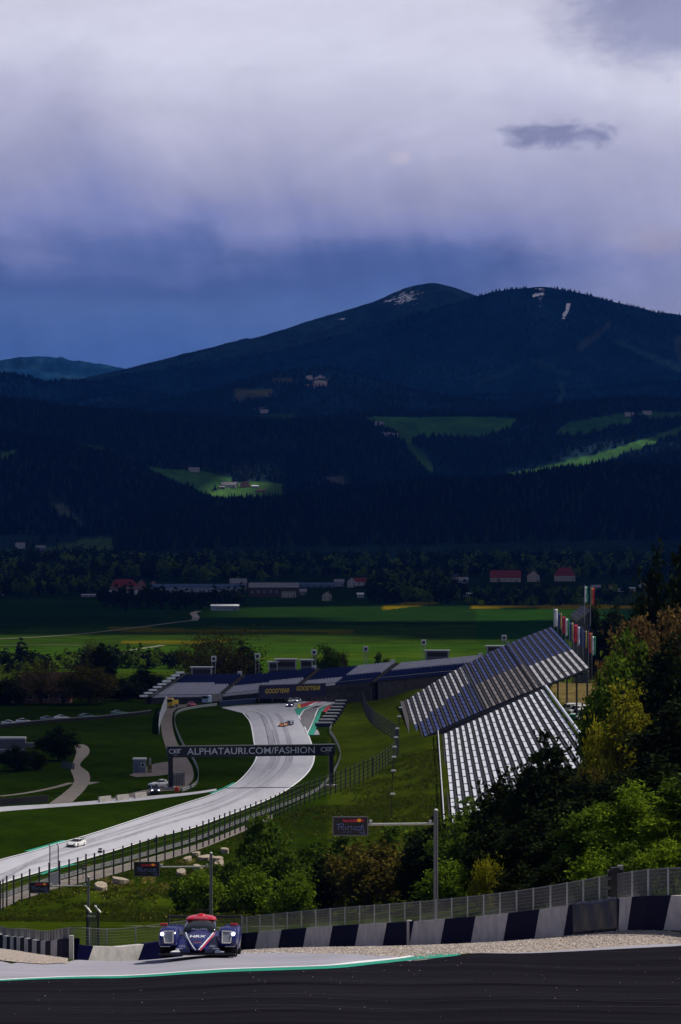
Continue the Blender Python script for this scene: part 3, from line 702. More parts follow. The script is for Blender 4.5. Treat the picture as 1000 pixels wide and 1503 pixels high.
tip = G((606,1404.2),(630,1402),(655,1400.6),(676,1401.5))
gr_up = [(x, y-.03) for x, y, z in W_line[:-1]]+[(p[0], p[1]) for p in tip]
gr_dn = [(x, y) for x, y, z in G((0,1441),(125,1437),(250,1432.5),(400,1425.5),(500,1421.5),(560,1415),(610,1409.5),(650,1406),(668,1404),(677,1402))]
sheet('green_corner_paint', gr_up, gr_dn, m_green, .017, 120, 5)
for yy_ in (1466.5, 1478.5): line('tar_seam', G((-20,yy_-1),(250,yy_+.4),(500,yy_),(750,yy_+.5),(1020,yy_-.5)), .03, m_seam, .012, 120)
kerb_far = GD((690,86.6),(760,88),(850,90.3),(1000,92.8),(1200,95),(1500,97)); kerb_near = GD((690,86.2),(760,87.2),(850,89),(1000,91),(1200,93),(1500,95))
sheet('pale_edge_strip', kerb_far, kerb_near, m_run, .012, 60, 3)
m_gravel = mat('gravel', (.36, .30, .265), .95, var=.35, scale=9, bump=.8, bscale=30)
WALLPTS = [(1400,86),(1200,90),(1000,98),(900,107),(800,117),(650,132),(500,148),(353,165),(290,164),(240,160),(170,156),(105,152)]
WALLPTS2 = [(112,156),(85,163),(40,196),(0,235),(-60,280),(-200,340)]
sheet('gravel_bed', GD((353,164),(420,156),(500,147),(650,131),(800,116),(900,106),(1000,97),(1200,89.6),(1400,86)), GD((356,92.5),(420,88.4),(500,84.7),(604,82.3),(690,86.6),(760,88),(850,90.3),(1000,92.9),(1200,95)), m_gravel, .010, 110, 16)
sheet('gravel_bed', GD((-200,260),(-60,210),(0,180),(50,160),(85,150),(100,142)), GD((-200,97.4),(-60,92.3),(0,86.4),(40,85.2),(75,86),(100,92)), m_gravel, .03, 60, 30)
# loose stones on the gravel
def pebble(seed, m):
    rg = random.Random(seed); mb = MB(); vs = [(0,0,.6)]+[(math.cos(a)*rg.uniform(.8,1.2), math.sin(a)*rg.uniform(.7,1.1), rg.uniform(-.1,.25)) for a in (0,1.05,2.1,3.14,4.2,5.2)]+[(0,0,-.3)]
    mb.add(vs, [(0,1+k,1+(k+1) % 6) for k in range(6)]+[(7,1+(k+1) % 6,1+k) for k in range(6)]); return mb.mesh('pebble', m)
peb = [source('pebble_pattern', pebble(i, mat('stone_%s' % c, col, .9, var=.15))) for i, (c, col) in enumerate((('pale', (.50,.44,.40)), ('tan', (.36,.29,.25)), ('grey', (.24,.22,.22)), ('buff', (.42,.35,.29))))]
q = []
for px0, px1, d0, d1, n in ((604,1060,82.3,132,9000), (356,604,84,160,3500), (-40,98,86.5,150,5200)):
    px = rng.uniform(px0, px1, n); d = rng.uniform(d0, d1, n)
    if px0 < 0: ok = (d < np.interp(px, [-40,0,50,85,98], [200,175,158,148,140])-1) & (d > np.interp(px, [-40,0,40,75,98], [91,86.6,85.4,86.2,92]))
    else: ok = (d < np.interp(px, [353,500,650,800,900,1000,1100], [164,147,131,116,106,97,93])-.5) & (d > np.interp(px, [356,420,500,604,690,760,850,1000,1100], [93,88.7,85,82.6,86.9,88.3,90.6,93.1,94.2]))
    px, d = px[ok], d[ok]; x = (px-500)*d/FOC; q.append(np.stack([x, d, ground(x, d)+.012], -1))
q = np.concatenate(q); s = rng.uniform(.02, .055, len(q)); rr = np.zeros_like(q); rr[:, 2] = rng.uniform(0, 6.28, len(q))
scatter('gravel_stones', q, rr, np.stack([s]*3, -1), peb, seed=6)

# crumbs of rubber and grit on the hilltop track
px = rng.uniform(-20, 1020, 150); d = rng.uniform(69, 84, 150); d = np.minimum(d, np.interp(px, [0, 300, 600, 1000], [77.5, 78.5, 81, 89])); x = (px-500)*d/FOC; q = np.stack([x, d, ground(x, d)+.014], -1); s = rng.uniform(.004, .016, 150); rr = np.zeros_like(q); rr[:, 2] = rng.uniform(0, 6, 150)
scatter('track_grit', q, rr, np.stack([s]*3, -1), peb, seed=16)
# skid and dust streaks
m_streak = asphalt('dust_streak', (.019, .0175, .024), .0, .75, (.3, 3, 1), .5); m_streakd = asphalt('rubber_streak', (.007, .0065, .009), .06, .55, (.3, 3, 1), .5)
for k in range(9):
    x0 = rng.uniform(-8, 6); y0 = rng.uniform(69.3, 77.5); L = rng.uniform(1.5, 6); sl = rng.uniform(-.05, .12)
    line('track_streak', [(x0, y0), (x0+L*.5, y0+sl*L*.5+0), (x0+L, y0+sl*L)], rng.uniform(.05, .2), m_streak if k % 3 else m_streakd, .0095, 24)

# ================================================================ HILLTOP WALL with painted blocks
m_conc = mat('wall_concrete', (.42, .40, .40), .85, var=.22, scale=1.6, bump=.4, bscale=14)
m_navy = mat('wall_navy_paint', (.003, .003, .026), .65, var=.3, scale=1.2, spec=.02)
m_post = mat('pale_post', (.62, .60, .58), .7, var=.1)
def wall_run(root, pts, h, step, slant, thick=.32, odd=0, flip=1):
    P = resample(GD(*pts), 400); s = np.concatenate([[0], np.cumsum(np.hypot(*np.diff(P, axis=0).T))]); L = s[-1]; k = 0; a = 0.0
    at = lambda u: (np.interp(u, s, P[:, 0]), np.interp(u, s, P[:, 1]))
    while a < L-.3:
        b = min(a+step*random.uniform(.92, 1.08), L); mb = MB(); secs = []
        for u in (a, (a+b)/2, b-.012):
            row = []
            for hz_ in (-.5, h):
                uu = min(max(u+slant*(hz_/h-.5), 0), L); x, y = at(uu); x2, y2 = at(min(uu+.2, L)); x1, y1 = at(max(uu-.2, 0))
                tx, ty = x2-x1, y2-y1; l = math.hypot(tx, ty) or 1; nx, ny = -ty/l*thick/2, tx/l*thick/2; z = float(ground(x, y))
                row.append(((x+nx, y+ny, z+hz_), (x-nx, y-ny, z+hz_)))
            (a0, a1), (b0, b1) = row; secs.append([a0, a1, b1, b0])
        mb.loft(secs); o = mb.build('wall_block', m_navy if (k+odd) % 2 else m_conc, root, bevel=.015)
        a = b; k += 1
random.seed(5)
wl = thing('barrier_wall', 'long low concrete wall with alternating grey and navy blocks behind the hilltop corner', 'wall')
wall_run(wl, WALLPTS, 1.0, 4.6, -.75)
wl2 = thing('barrier_wall', 'receding striped wall curving downhill behind the left gravel bed', 'wall')
wall_run(wl2, WALLPTS2, 1.35, 5.2, -.3, odd=1)
for (px, d, h, lb) in ((601,136.5,1.05,'slim pale marker post against the striped wall beside the green paint tip'), (105,149.5,1.3,'slim pale marker post at the end of the left gravel bed')):
    p = gd(px, d); o = MB().box((0, 0, h/2-.2), (.20, .12, h+.4)).build('marker_post', m_post, bevel=.02); o.location = p; tag(o, lb, 'post')
# black padded cover and lamp unit on the wall at the right
m_blackpl = mat('black_plastic', (.012, .012, .014), .45, var=.3)
m_tarp = mat('dark_tarpaulin', (.006, .006, .026), .42, var=.3, scale=2, spec=.18)
def tarp():
    mb = MB(); n, k = 26, 10; P = []
    for i in range(n):
        u = i/(n-1); row = []
        px = 842+u*66; d = float(np.interp(px, [800, 900, 1000], [117, 107, 98]))
        p = gd(px, d-.85)
        for j in range(k):
            v = j/(k-1); fold = .05*math.sin(u*19+v*2.5)+.04*math.sin(u*37-v*4)+.03*fbm(u*6, v*3, 2)
            row.append((p.x-fold*.4, p.y-.10-fold, p.z+.02+v*1.04*(1+.02*math.sin(u*9))))
        P.append(row)
    mb.grid(P); return mb
o = tarp().build('tarpaulin', m_tarp, smooth=True); so = o.modifiers.new('thick', 'SOLIDIFY'); so.thickness = .02
tag(o, 'shiny dark wrinkled tarpaulin hung over the striped wall under the lamp unit', 'tarpaulin')
p = gd(903, 106.95); lp = thing('signal_lamp_unit', 'black stacked signal lamp unit standing behind the striped wall', 'signal lamp', p)
MB().box((0, 0, 1.75), (.34, .34, 1.35)).build('housing', m_blackpl, lp, bevel=.03); MB().box((.24, .05, 1.9), (.16, .3, .9)).build('side_housing', m_blackpl, lp, bevel=.03)
lp.scale = (.8, .8, .82)
for k in range(3): MB().tube([(-.30, -.05, 1.45+k*.38), (-.12, -.05, 1.45+k*.38)], [.14, .12], 12).build('lamp_hood', m_blackpl, lp)
MB().box((.20, -.05, 2.45), (.22, .2, .12)).build('cap', mat('grey_cap', (.25, .25, .27), .5), lp); MB().tube([(0, 0, -.2), (0, 0, 1.2)], .07, 8).build('post', m_blackpl, lp)
MB().tube([(.3, .05, 1.05), (.42, .0, 1.25), (.36, 0, 1.5)], .11, 8).build('cable_bundle', m_blackpl, lp)
# mesh fence on the back of the wall
m_steel = mat('galvanised_steel', (.36, .37, .40), .45, .7, var=.15); m_wire = mat('fence_wire', (.20, .20, .21), .5, .5)
m_darksteel = mat('dark_steel', (.035, .035, .04), .5, .3)
def mesh_fence(root, P, h, post_step, base=0.0, wire=.12, rw=.008, post=.035, mpost=None, off=0.35, nh=9):
    s = np.concatenate([[0], np.cumsum(np.hypot(*np.diff(P, axis=0).T))]); L = s[-1]
    at = lambda u: (float(np.interp(u, s, P[:, 0])), float(np.interp(u, s, P[:, 1])))
    for k in range(int(L/post_step)+1):
        x, y = at(k*post_step); z = float(ground(x, y)); MB().tube([(x, y, z-.2), (x, y, z+base+h+.02)], post, 6).build('fence_post', mpost or m_steel, root)
    mb = MB(); n = int(L/wire)
    for k in range(n):
        x, y = at(k*wire); z = float(ground(x, y)); a = rw
        mb.add([(x-a, y-a, z+base), (x+a, y-a, z+base), (x+a, y-a, z+base+h), (x-a, y-a, z+base+h)], [(0,1,2,3)])
    m = max(2, int(L/1.5))
    for i in range(nh):
        zz = base+h*i/(nh-1); r = rw*(3.0 if i == nh-1 else 1); vs, fs = [], []
        for k in range(m+1):
            x, y = at(L*k/m); z = float(ground(x, y)); vs += [(x, y-.01, z+zz-r), (x, y-.01, z+zz+r)]
        fs = [(2*k, 2*k+2, 2*k+3, 2*k+1) for k in range(m)]; mb.add(vs, fs)
    o = mb.build('wire_mesh', m_wire, root, kind='stuff')
hf = thing('mesh_fence', 'galvanised wire mesh fence running along the back of the striped hilltop wall', 'fence')
PP = resample(GD(*[(a, b+.45) for a, b in WALLPTS[:8]]), 300); mesh_fence(hf, PP, .95, 2.45, .82, .10, .006)
hf2 = thing('mesh_fence', 'wire mesh fence behind the wall below the left gravel bed', 'fence')
PP = resample(GD((356,166.5),(290,166),(240,163),(170,160),(105,157),(60,180),(0,237),(-80,290)), 300); mesh_fence(hf2, PP, 1.05, 2.6, .8, .10, .006)

# ================================================================ DEBRIS FENCE along the straight, guard rail, rear fence
def poly_posts(root, pix, step, h, r, m, lean=None, rails=(), wires=(), railm=None, ph=None, name='post'):
    P = resample(G(*pix), 500); s = np.concatenate([[0], np.cumsum(np.hypot(*np.diff(P, axis=0).T))]); L = s[-1]
    at = lambda u: (float(np.interp(u, s, P[:, 0])), float(np.interp(u, s, P[:, 1])))
    n = int(L/step); base = MB().tube([(0, 0, -.3), (0, 0, h)], r, 6).mesh(name, m)
    for k in range(n+1):
        x, y = at(k*step); inst(name, base, root, (x, y, float(ground(x, y))), rz=random.uniform(0, 1), scale=(1, 1, random.uniform(.96, 1.05)))
    mm = max(2, int(L/4))
    for lst, nm, hw, mt in ((rails, 'rail', .14, railm), (wires, 'cable', .02, m_wire)):
        for zz in lst:
            vs = []
            for k in range(mm+1):
                x, y = at(L*k/mm); z = float(ground(x, y))+zz; vs += [(x-.03, y-.03, z-hw), (x-.05, y-.09, z), (x-.03, y-.03, z+hw)]
            mb = MB().add(vs, [(3*k, 3*k+3, 3*k+4, 3*k+1) for k in range(mm)]+[(3*k+1, 3*k+4, 3*k+5, 3*k+2) for k in range(mm)]); mb.build(nm, mt, root, smooth=False)
    return P
df = thing('debris_fence', 'tall dark post-and-cable debris fence beside the straight', 'fence')
DF = [(-90,1366),(-40,1352),(0,1338),(30,1325),(60,1314),(100,1303),(140,1292),(180,1281),(230,1266),(290,1247),(350,1222),(400,1202),(450,1180),(500,1162),(548,1140)]
poly_posts(df, DF, 4.0, 4.3, .13, m_darksteel, wires=(.8, 1.6, 2.4, 3.2, 4.1))
df2 = thing('debris_fence', 'dark screened fence curving round the grass bank below the blue and white stand', 'fence')
poly_posts(df2, [(548,1140),(575,1120),(585,1106),(580,1088),(560,1074),(545,1062),(535,1045),(530,1030)], 4.0, 4.0, .10, m_darksteel, wires=(.8, 1.6, 2.4, 3.2, 3.9))
ga = thing('guard_rail', 'double steel guard rail with posts in front of the debris fence', 'guard rail')
poly_posts(ga, [(-90,1352),(-40,1337),(0,1322),(60,1301),(120,1284),(180,1268),(230,1254),(290,1236),(350,1211),(400,1192),(440,1176),(470,1160),(488,1140)], 4.0, .95, .07, m_steel, rails=(.45, .8), railm=m_steel)
gb = thing('guard_rail', 'pale guard rail curling round the grass beside the apron', 'guard rail')
poly_posts(gb, [(488,1140),(497,1122),(500,1110),(497,1098),(490,1084),(484,1075),(488,1066)], 4.0, 1.0, .07, m_steel, rails=(.35, .8), railm=mat('pale_rail', (.55, .56, .58), .5, .4))
# ================================================================ GRANDSTANDS
def C3(px, py, d): return Vector(((px-500)*d/FOC, d, ZC-(py-HOR)*d/FOC))
m_alu = mat('bare_aluminium', (.84, .86, .90), .30, .25, var=.06, scale=.6); m_step = mat('stand_steps', (.055, .050, .055), .85, var=.3, scale=.8)
m_seatw = mat('white_seat', (.38, .37, .40), .55, var=.18, scale=.9); m_seatb = mat('blue_seat', (.008, .022, .13), .5, var=.35, scale=.9); m_seatg = mat('faded_seat', (.15, .13, .13), .6, var=.3, scale=.7)
m_frame = mat('stand_frame', (.10, .10, .105), .6, .4, var=.2); m_deck = mat('stand_deck', (.028, .026, .030), .9, var=.3, scale=.6)
GAPK = 9
def stand(root, FN, FF, BF, BN, rows, segs, pick, gap=.06, plank=.52, gapm=.10, thick=.16, back=.22, post=True, bump=0.0, gk=9):
    """raked stand: u runs along the rows (near to far), v up the rake; one bench per row and bay"""
    Q = lambda u, v: FN*(1-u)*(1-v)+FF*u*(1-v)+BF*u*v+BN*(1-u)*v+Vector((0, 0, bump*4*v*(1-v)*(.3+.7*u)))
    mb = MB()   # stepped deck
    for r in range(rows):
        v0, v1 = r/rows, (r+1)/rows
        a, b, c, d = Q(0, v0), Q(1, v0), Q(1, v1), Q(0, v1); z = Vector((0, 0, 1)); rise0 = (Q(0, v1).z-Q(0, v0).z); rise1 = (Q(1, v1).z-Q(1, v0).z)
        a2 = Vector((a.x, a.y, a.z)); b2 = Vector(b); c2 = Vector((c.x, c.y, b.z)); d2 = Vector((d.x, d.y, a.z))
        mb.add([a2, b2, c2, d2, Vector(c), Vector(d)], [(0,1,2,3), (3,2,4,5)])
        mb.add([a2-z*.5, b2-z*.5, c2-z*.5, d2-z*.5], [(3,2,1,0)])
    o = mb.build('deck', m_deck, root)
    for u0 in (0.0, 1.0):    # side stringers
        mb = MB(); e = Q(u0, 0); f = Q(u0, 1); k = -1 if u0 == 0 else 1; off = Vector((0, .06*k, 0))
        mb.loft([[e+off+Vector((0, -.1, -.3)), e+off+Vector((0, .1, -.3)), e+off+Vector((0, .1, .12)), e+off+Vector((0, -.1, .12))], [f+off+Vector((0, -.1, -.3)), f+off+Vector((0, .1, -.3)), f+off+Vector((0, .1, .12)), f+off+Vector((0, -.1, .12))]])
        mb.build('side_stringer', m_frame, root)
    for r in range(rows):
        for s_ in range(segs):
            u0, u1 = s_/segs, (s_+1)/segs; L = (Q(u1, r/rows)-Q(u0, r/rows)).length; g = gapm/L*(u1-u0)*gk
            v0 = (r+.42)/rows; v1 = (r+.42+plank)/rows
            v1 = min(v1, (r+.97)/rows)
            p = [Q(u0+g, v0), Q(u1-g, v0), Q(u1-g, v1), Q(u0+g, v1)]
            zs = [Q(u0, r/rows).z+.30, Q(u1, r/rows).z+.30]; hb = back
            J = random.uniform(-.02, .02)
            q = [Vector((p[0].x, p[0].y, zs[0]+J)), Vector((p[1].x, p[1].y, zs[1]+J)), Vector((p[2].x, p[2].y, zs[1]+hb+J)), Vector((p[3].x, p[3].y, zs[0]+hb+J))]
            mb = MB(); dn = Vector((0, 0, -thick)); vs = q+[a_+dn for a_ in q]
            mb.add(vs, [(0,1,2,3), (7,6,5,4), (0,4,5,1), (1,5,6,2), (2,6,7,3), (3,7,4,0)])
            me = mb.mesh('bench', pick((u0+u1)/2, (r+.5)/rows))
            inst('bench', me, root)
    if post:
        for u0 in np.linspace(.0, 1, 5):
            for v0 in (.45, .75, .985):
                t = Q(u0, v0); zg = float(ground(t.x, t.y))
                if t.z-.5 > zg+.3: MB().box((t.x, t.y, (t.z-.5+zg)/2-.2), (.42, .42, t.z-.5-zg+.4)).build('column', m_frame, root)
    return Q
random.seed(11)
sa = thing('grandstand', 'bare aluminium grandstand of gleaming empty benches above the grass bank', 'grandstand')
QA = stand(sa, C3(660,1213,582), C3(649,1078,780), C3(798,1010,780), C3(872,1115,582), 18, 13, lambda u, v: m_alu, plank=.50, back=.05, gk=11)
e0, e1 = QA(0, 0), QA(1, 0); mb = MB()
mb.tube([e0+Vector((-.9, 0, .9)), e1+Vector((-.9, 0, .9))], .10, 6); mb.build('front_handrail', m_alu, sa)
for u0 in np.linspace(0, 1, 22):
    p = QA(u0, 0); MB().tube([p+Vector((-.9, 0, -.6)), p+Vector((-.9, 0, .9))], .05, 5).build('handrail_post', m_steel, sa)
mb = MB(); P0, P1 = e0+Vector((-1.0, 0, 0)), e1+Vector((-1.0, 0, 0)); mb.loft([[P0+Vector((0, 0, -1.4)), P0+Vector((.25, 0, -1.4)), P0+Vector((.25, 0, .05)), P0+Vector((0, 0, .05))], [P1+Vector((0, 0, -1.4)), P1+Vector((.25, 0, -1.4)), P1+Vector((.25, 0, .05)), P1+Vector((0, 0, .05))]]); mb.build('front_wall', m_step, sa)
e0, e1 = QA(0, 1), QA(1, 1); MB().tube([e0+Vector((.5, 0, .5)), e1+Vector((.5, 0, .5))], .3, 6).build('back_rail', m_alu, sa)
sb = thing('grandstand', 'large grandstand with a blue and white seat pattern and flags along its top', 'grandstand')
def pickB(u, v):
    if v < .40: return m_seatb if u < .30+.75*v else m_seatw
    if v < .70: return m_seatb if u > .50 else m_seatg
    return m_seatb if u > .42 else m_seatw
QB = stand(sb, C3(611,1087,784.5), C3(594,1028,916), C3(810,920,916), C3(866,980,784.5), 28, 12, pickB, plank=.5, back=.08, bump=1.7, gk=8)
mb = MB(); vs = []
for v0 in np.linspace(0, .62, 14):
    t_ = QB(0, v0); vs += [t_+Vector((0, -.12, .05)), Vector((t_.x, t_.y-.12, float(ground(t_.x, t_.y))-.3))]
mb.add(vs, [(2*k_, 2*k_+1, 2*k_+3, 2*k_+2) for k_ in range(13)]); mb.build('end_wall', m_step, sb)
for v0 in (.405, .70):
    mb = MB(); a_, b_ = QB(0, v0), QB(1, v0); mb.tube([a_+Vector((0, 0, .55)), b_+Vector((0, 0, .55))], .12, 5); mb.build('gangway_rail', m_frame, sb)
mb = MB(); a_, b_ = QB(0, 0)+Vector((-1.2, .5, -.4)), QB(1, 0)+Vector((-1.2, 0, -.4))
mb.loft([[a_+Vector((0, 0, -1.6)), a_+Vector((1.1, 0, -1.6)), a_+Vector((1.1, 0, .2)), a_+Vector((0, 0, .2))], [b_+Vector((0, 0, -1.6)), b_+Vector((1.1, 0, -1.6)), b_+Vector((1.1, 0, .2)), b_+Vector((0, 0, .2))]]); mb.build('front_wall', m_step, sb)
sd = thing('grandstand', 'small dark blue upper stand block behind the flag row', 'grandstand')
stand(sd, C3(836,905,985), C3(853,891,1010), C3(866,896,1010), C3(846,912,985), 5, 4, lambda u, v: m_seatb, plank=.6)
# the long low stand round the first corner
stc = thing('grandstand', 'long low curved grandstand with navy and white seat rows behind the first corner', 'grandstand')
blocks = [((222,1025,988),(317,1024,992)), ((326,1023.5,992.5),(428,1013,1000)), ((437,1012,1001),(545,1001,1012)), ((555,1000,1013),(676,988,1030))]
NR = 13
def pickC(k, u, v):
    if k == 0: return v > .66-.12*u
    if k == 1: return v > .44+.1*u
    if k == 2: return (v > .40) if u < .5 else (v < .45)
    return v < .52
m_seatc = mat('corner_seat_white', (.62, .60, .64), .55, var=.15, scale=.9)
def seat_row(a_, m, n):
    mb = MB(); L = a_.length
    mb.loft([[Vector((0, -.15, 0)), Vector((0, .35, 0)), Vector((0, .35, .30)), Vector((0, -.15, .30))], [a_+Vector((0, -.15, 0)), a_+Vector((0, .35, 0)), a_+Vector((0, .35, .30)), a_+Vector((0, -.15, .30))]])
    for i in range(n):
        c = a_*((i+.5)/n); mb.box((c.x, c.y+.35, c.z+.52), (L/n*.78, .12, .46))
    return mb.mesh('seat_row', m)
for k, (p, q_) in enumerate(blocks):
    acr = Vector((7.2, 13.0, (5.9, 5.5, 4.9, 4.4)[k])); A_, B_ = C3(*p), C3(*q_); hv = (B_-A_)/4
    meshes = {c: [seat_row(hv*.985, m_, max(6, int(hv.length/1.0))) for m_ in ((m_seatb,) if c else (m_seatc,))][0] for c in (True, False)}
    mb = MB()
    for r in range(NR):
        v = (r+.5)/NR; off = acr*(r/NR); o2 = acr*((r+1)/NR)
        a0, b0 = A_+off, B_+off; a1, b1 = A_+o2, B_+o2
        mb.add([a0, b0, Vector((b1.x, b1.y, b0.z)), Vector((a1.x, a1.y, a0.z)), b1, a1], [(0,1,2,3), (3,2,4,5)])
        for h in range(4):
            inst('seat_row', meshes[bool(pickC(k, (h+.5)/4, v))], stc, A_+hv*h+off+acr*(.45/NR)*.9+Vector((0, 0, .02)))
    mb.build('deck', m_step, stc)
    zb = 20.5
    mb = MB(); a2, b2 = A_+acr, B_+acr
    mb.add([A_, B_, (B_.x, B_.y, zb), (A_.x, A_.y, zb)], [(0,1,2,3)]); mb.add([A_, (A_.x, A_.y, zb), (a2.x, a2.y, zb), a2], [(0,1,2,3)]); mb.add([B_, b2, (b2.x, b2.y, zb), (B_.x, B_.y, zb)], [(0,1,2,3)]); mb.add([a2, (a2.x, a2.y, zb), (b2.x, b2.y, zb), b2], [(0,1,2,3)])
    mb.build('base_wall', m_step, stc)
    A2 = B_+Vector((.4, 0, .25)); stp = MB()       # gangway of steps beside each block
    for r in range(NR*2):
        c = A2+acr*((r+.5)/(NR*2)); stp.box((c.x+.35, c.y, c.z-.2), (1.1, acr.y/(NR*2), .5))
    stp.build('gangway_steps', mat('gangway_concrete', (.12, .10, .09), .85), stc)
    MB().box((b2.x-.6, b2.y+.2, b2.z+.5), (1.3, .8, 1.3)).build('gangway_head', m_post, stc)
    MB().tube([A_+Vector((0, -.3, 1.0)), B_+Vector((0, -.3, 1.0))], .07, 5).build('front_handrail', m_frame, stc)
# the stand's stepped left end: pale bench ends climbing
A_ = C3(214,1023,988); mbw = MB().box((0, 0, 0), (2.6, .8, .5), rz=.5)
mew = mbw.mesh('bench_end', m_alu)
for i in range(9): inst('bench_end', mew, stc, A_+Vector((-.6+i*1.25, i*1.4, .3+i*.78)), rz=.1)
mb = MB(); a2 = A_+Vector((11, 13, 6.4)); mb.add([A_, a2, (a2.x, a2.y, 20.5), (A_.x, A_.y, 20.5), A_+Vector((2.2, 0, 0)), a2+Vector((1.0, 0, 0))], [(0,1,2,3), (0,4,5,1)]); mb.build('end_wall', m_step, stc)

# huts on the crown of the corner stand
m_hutw = mat('hut_white', (.55, .55, .56), .6, var=.12); m_hutd = mat('hut_dark', (.05, .045, .045), .8); m_hutg = mat('hut_grey', (.16, .16, .17), .7)
m_glass = mat('dark_glass', (.015, .018, .022), .12, spec=.6)
def hut(px, py, d, wd, h, lb, front=True):
    p = C3(px, py, d); o = thing('commentary_hut', lb, 'hut', p)
    zg = -4.0
    MB().box((0, 1.5, h/2), (wd, 3, h)).build('cabin', m_hutg, o); MB().box((0, 1.3, h+.12), (wd+.8, 4, .24)).build('roof', m_hutw, o)
    MB().box((0, -.03, h*.55), (wd*.84, .08, h*.5)).build('window', m_hutd if front else m_glass, o)
    for s_ in (-1, 1): MB().box((s_*wd*.47, -.06, h*.5), (.25, .1, h)).build('corner_post', m_hutw, o)
    MB().box((0, 1.5, zg/2), (wd*.9, 2.6, -zg)).build('plinth', m_step, o)
hut(296, 993, 1004, 6.0, 2.6, 'grey flat roofed hut at the left top of the corner stand')
hut(401, 984, 1012, 2.6, 2.4, 'narrow hut with pale roof beside the double hut on the corner stand')
hut(420, 983, 1013, 6.2, 3.0, 'wide dark fronted hut with white door on the corner stand crown')
hut(450, 981, 1016, 3.6, 2.4, 'plain pale cabin next to the wide dark fronted hut')
hut(642, 967, 1042, 7.2, 2.4, 'open fronted dark hut with white end on the corner stand crown right')
hut(728, 958, 1046, 5.6, 1.9, 'flat white roofed hut poking up behind the blue and white stand')
# loudspeaker masts
m_spk = mat('speaker_white', (.62, .62, .62), .5)
spk = None
for i, (px, top, bot, d) in enumerate(((314,962,990,1008), (378,958,986,1014), (461,951,980,1022), (537,944,975,1032), (622,934,965,1046), (740,926,958,1056))):
    p = C3(px, bot, d); h = (bot-top)*d/FOC
    if spk is None:
        spk = thing('loudspeaker_mast', 'loudspeaker mast with white box above the grey flat roofed hut', 'loudspeaker', p, group='loudspeaker masts behind the corner stand')
        for s_ in (-.5, .5): MB().tube([(s_, 0, -6), (s_, 0, h)], .09, 5).build('mast_leg', m_steel, spk)
        for z in np.arange(-5, h-1, 1.4): MB().tube([(-.5, 0, z), (.5, 0, z+.7)], .05, 4).build('brace', m_steel, spk)
        MB().box((0, -.3, h-1.0), (1.5, .9, 1.6)).build('loudspeaker_box', m_spk, spk, bevel=.1); MB().box((0, -.78, h-1.0), (.8, .06, .9)).build('grille', m_hutd, spk)
    else: dup(spk, p, label='loudspeaker mast with white box ' + ('', 'rising between the bare willow and the narrow hut', 'beside the plain pale cabin', 'behind the middle of the corner stand right half', 'left of the open fronted hut', 'against the field beside the blue and white stand')[i])
# floodlight lamps along the footpath below the stands
lampm = None
for i, (px, py) in enumerate(((587,1050),(585,1064),(582,1083),(580,1097),(578,1112),(577,1128),(576,1150),(575,1203))):
    p = gp(px, py+16 if i < 7 else py)
    if lampm is None:
        lampm = thing('path_lamp', 'small dark lamp post with white head on the bank below the stands', 'lamp post', p, group='path lamps below the stands')
        MB().tube([(0, 0, -.3), (0, 0, 4.6)], [.10, .07], 6).build('pole', m_darksteel, lampm); MB().box((.2, -.1, 4.65), (1.0, .7, .28), top=.7).build('lamp_head', m_spk, lampm)
    else: dup(lampm, p)
# banners and flags
flag_cols = {'white': (.75, .75, .77), 'blue': (.03, .06, .25), 'red': (.55, .03, .06), 'green': (.02, .22, .12), 'gold': (.35, .26, .08)}
FM = {k: mat('flag_'+k, v, .7, var=.12, scale=.5) for k, v in flag_cols.items()}
def flag(px, y0, y1, d, cols, lb, wpx=5.0):
    top = C3(px, y0, d); bot = C3(px, y1, d); h = top.z-bot.z; o = thing('flag_banner', lb, 'flag', (bot.x, bot.y, bot.z-6), group='tall banner flags along the stand top')
    MB().tube([(0, 0, 0), (0, 0, h+6.6)], .07, 6).build('pole', m_steel, o); n = len(cols); wd = wpx*d/FOC/n
    for i, c in enumerate(cols):
        P = [[(.1+wd*(i+v), .10*math.sin(k*.7+i+px)+.08*v, 6+h*k/8) for v in (0, .5, 1)] for k in range(9)]
        f = MB().grid(P).build('cloth_stripe', FM[c], o, smooth=True); s_ = f.modifiers.new('t', 'SOLIDIFY'); s_.thickness = .03
for i, (px, y0, y1, cols) in enumerate(((813,894,920,('white',)), (819,900,924,('blue','gold')), (825,905,930,('red','red')), (830,908,934,('white','green')), (836,914,941,('blue','gold')), (842,917,944,('red','red')), (848,920,948,('white','blue')), (856,926,952,('blue','gold')), (864,929,959,('red','gold')), (869,934,962,('white','green')))):
    flag(px, y0, y1, 918-i*11.5, cols, '%s flag on top of the blue and white stand, %s' % (' and '.join(dict.fromkeys(cols)), 'by the columns' if i == 9 else 'first of row' if i == 0 else 'mid row'))
flag(858, 861, 885, 985, ('white','green'), 'higher white and green banner flag above the small blue stand block'); flag(867, 863, 888, 985, ('gold','red'), 'higher red and gold banner flag above the small blue stand block')

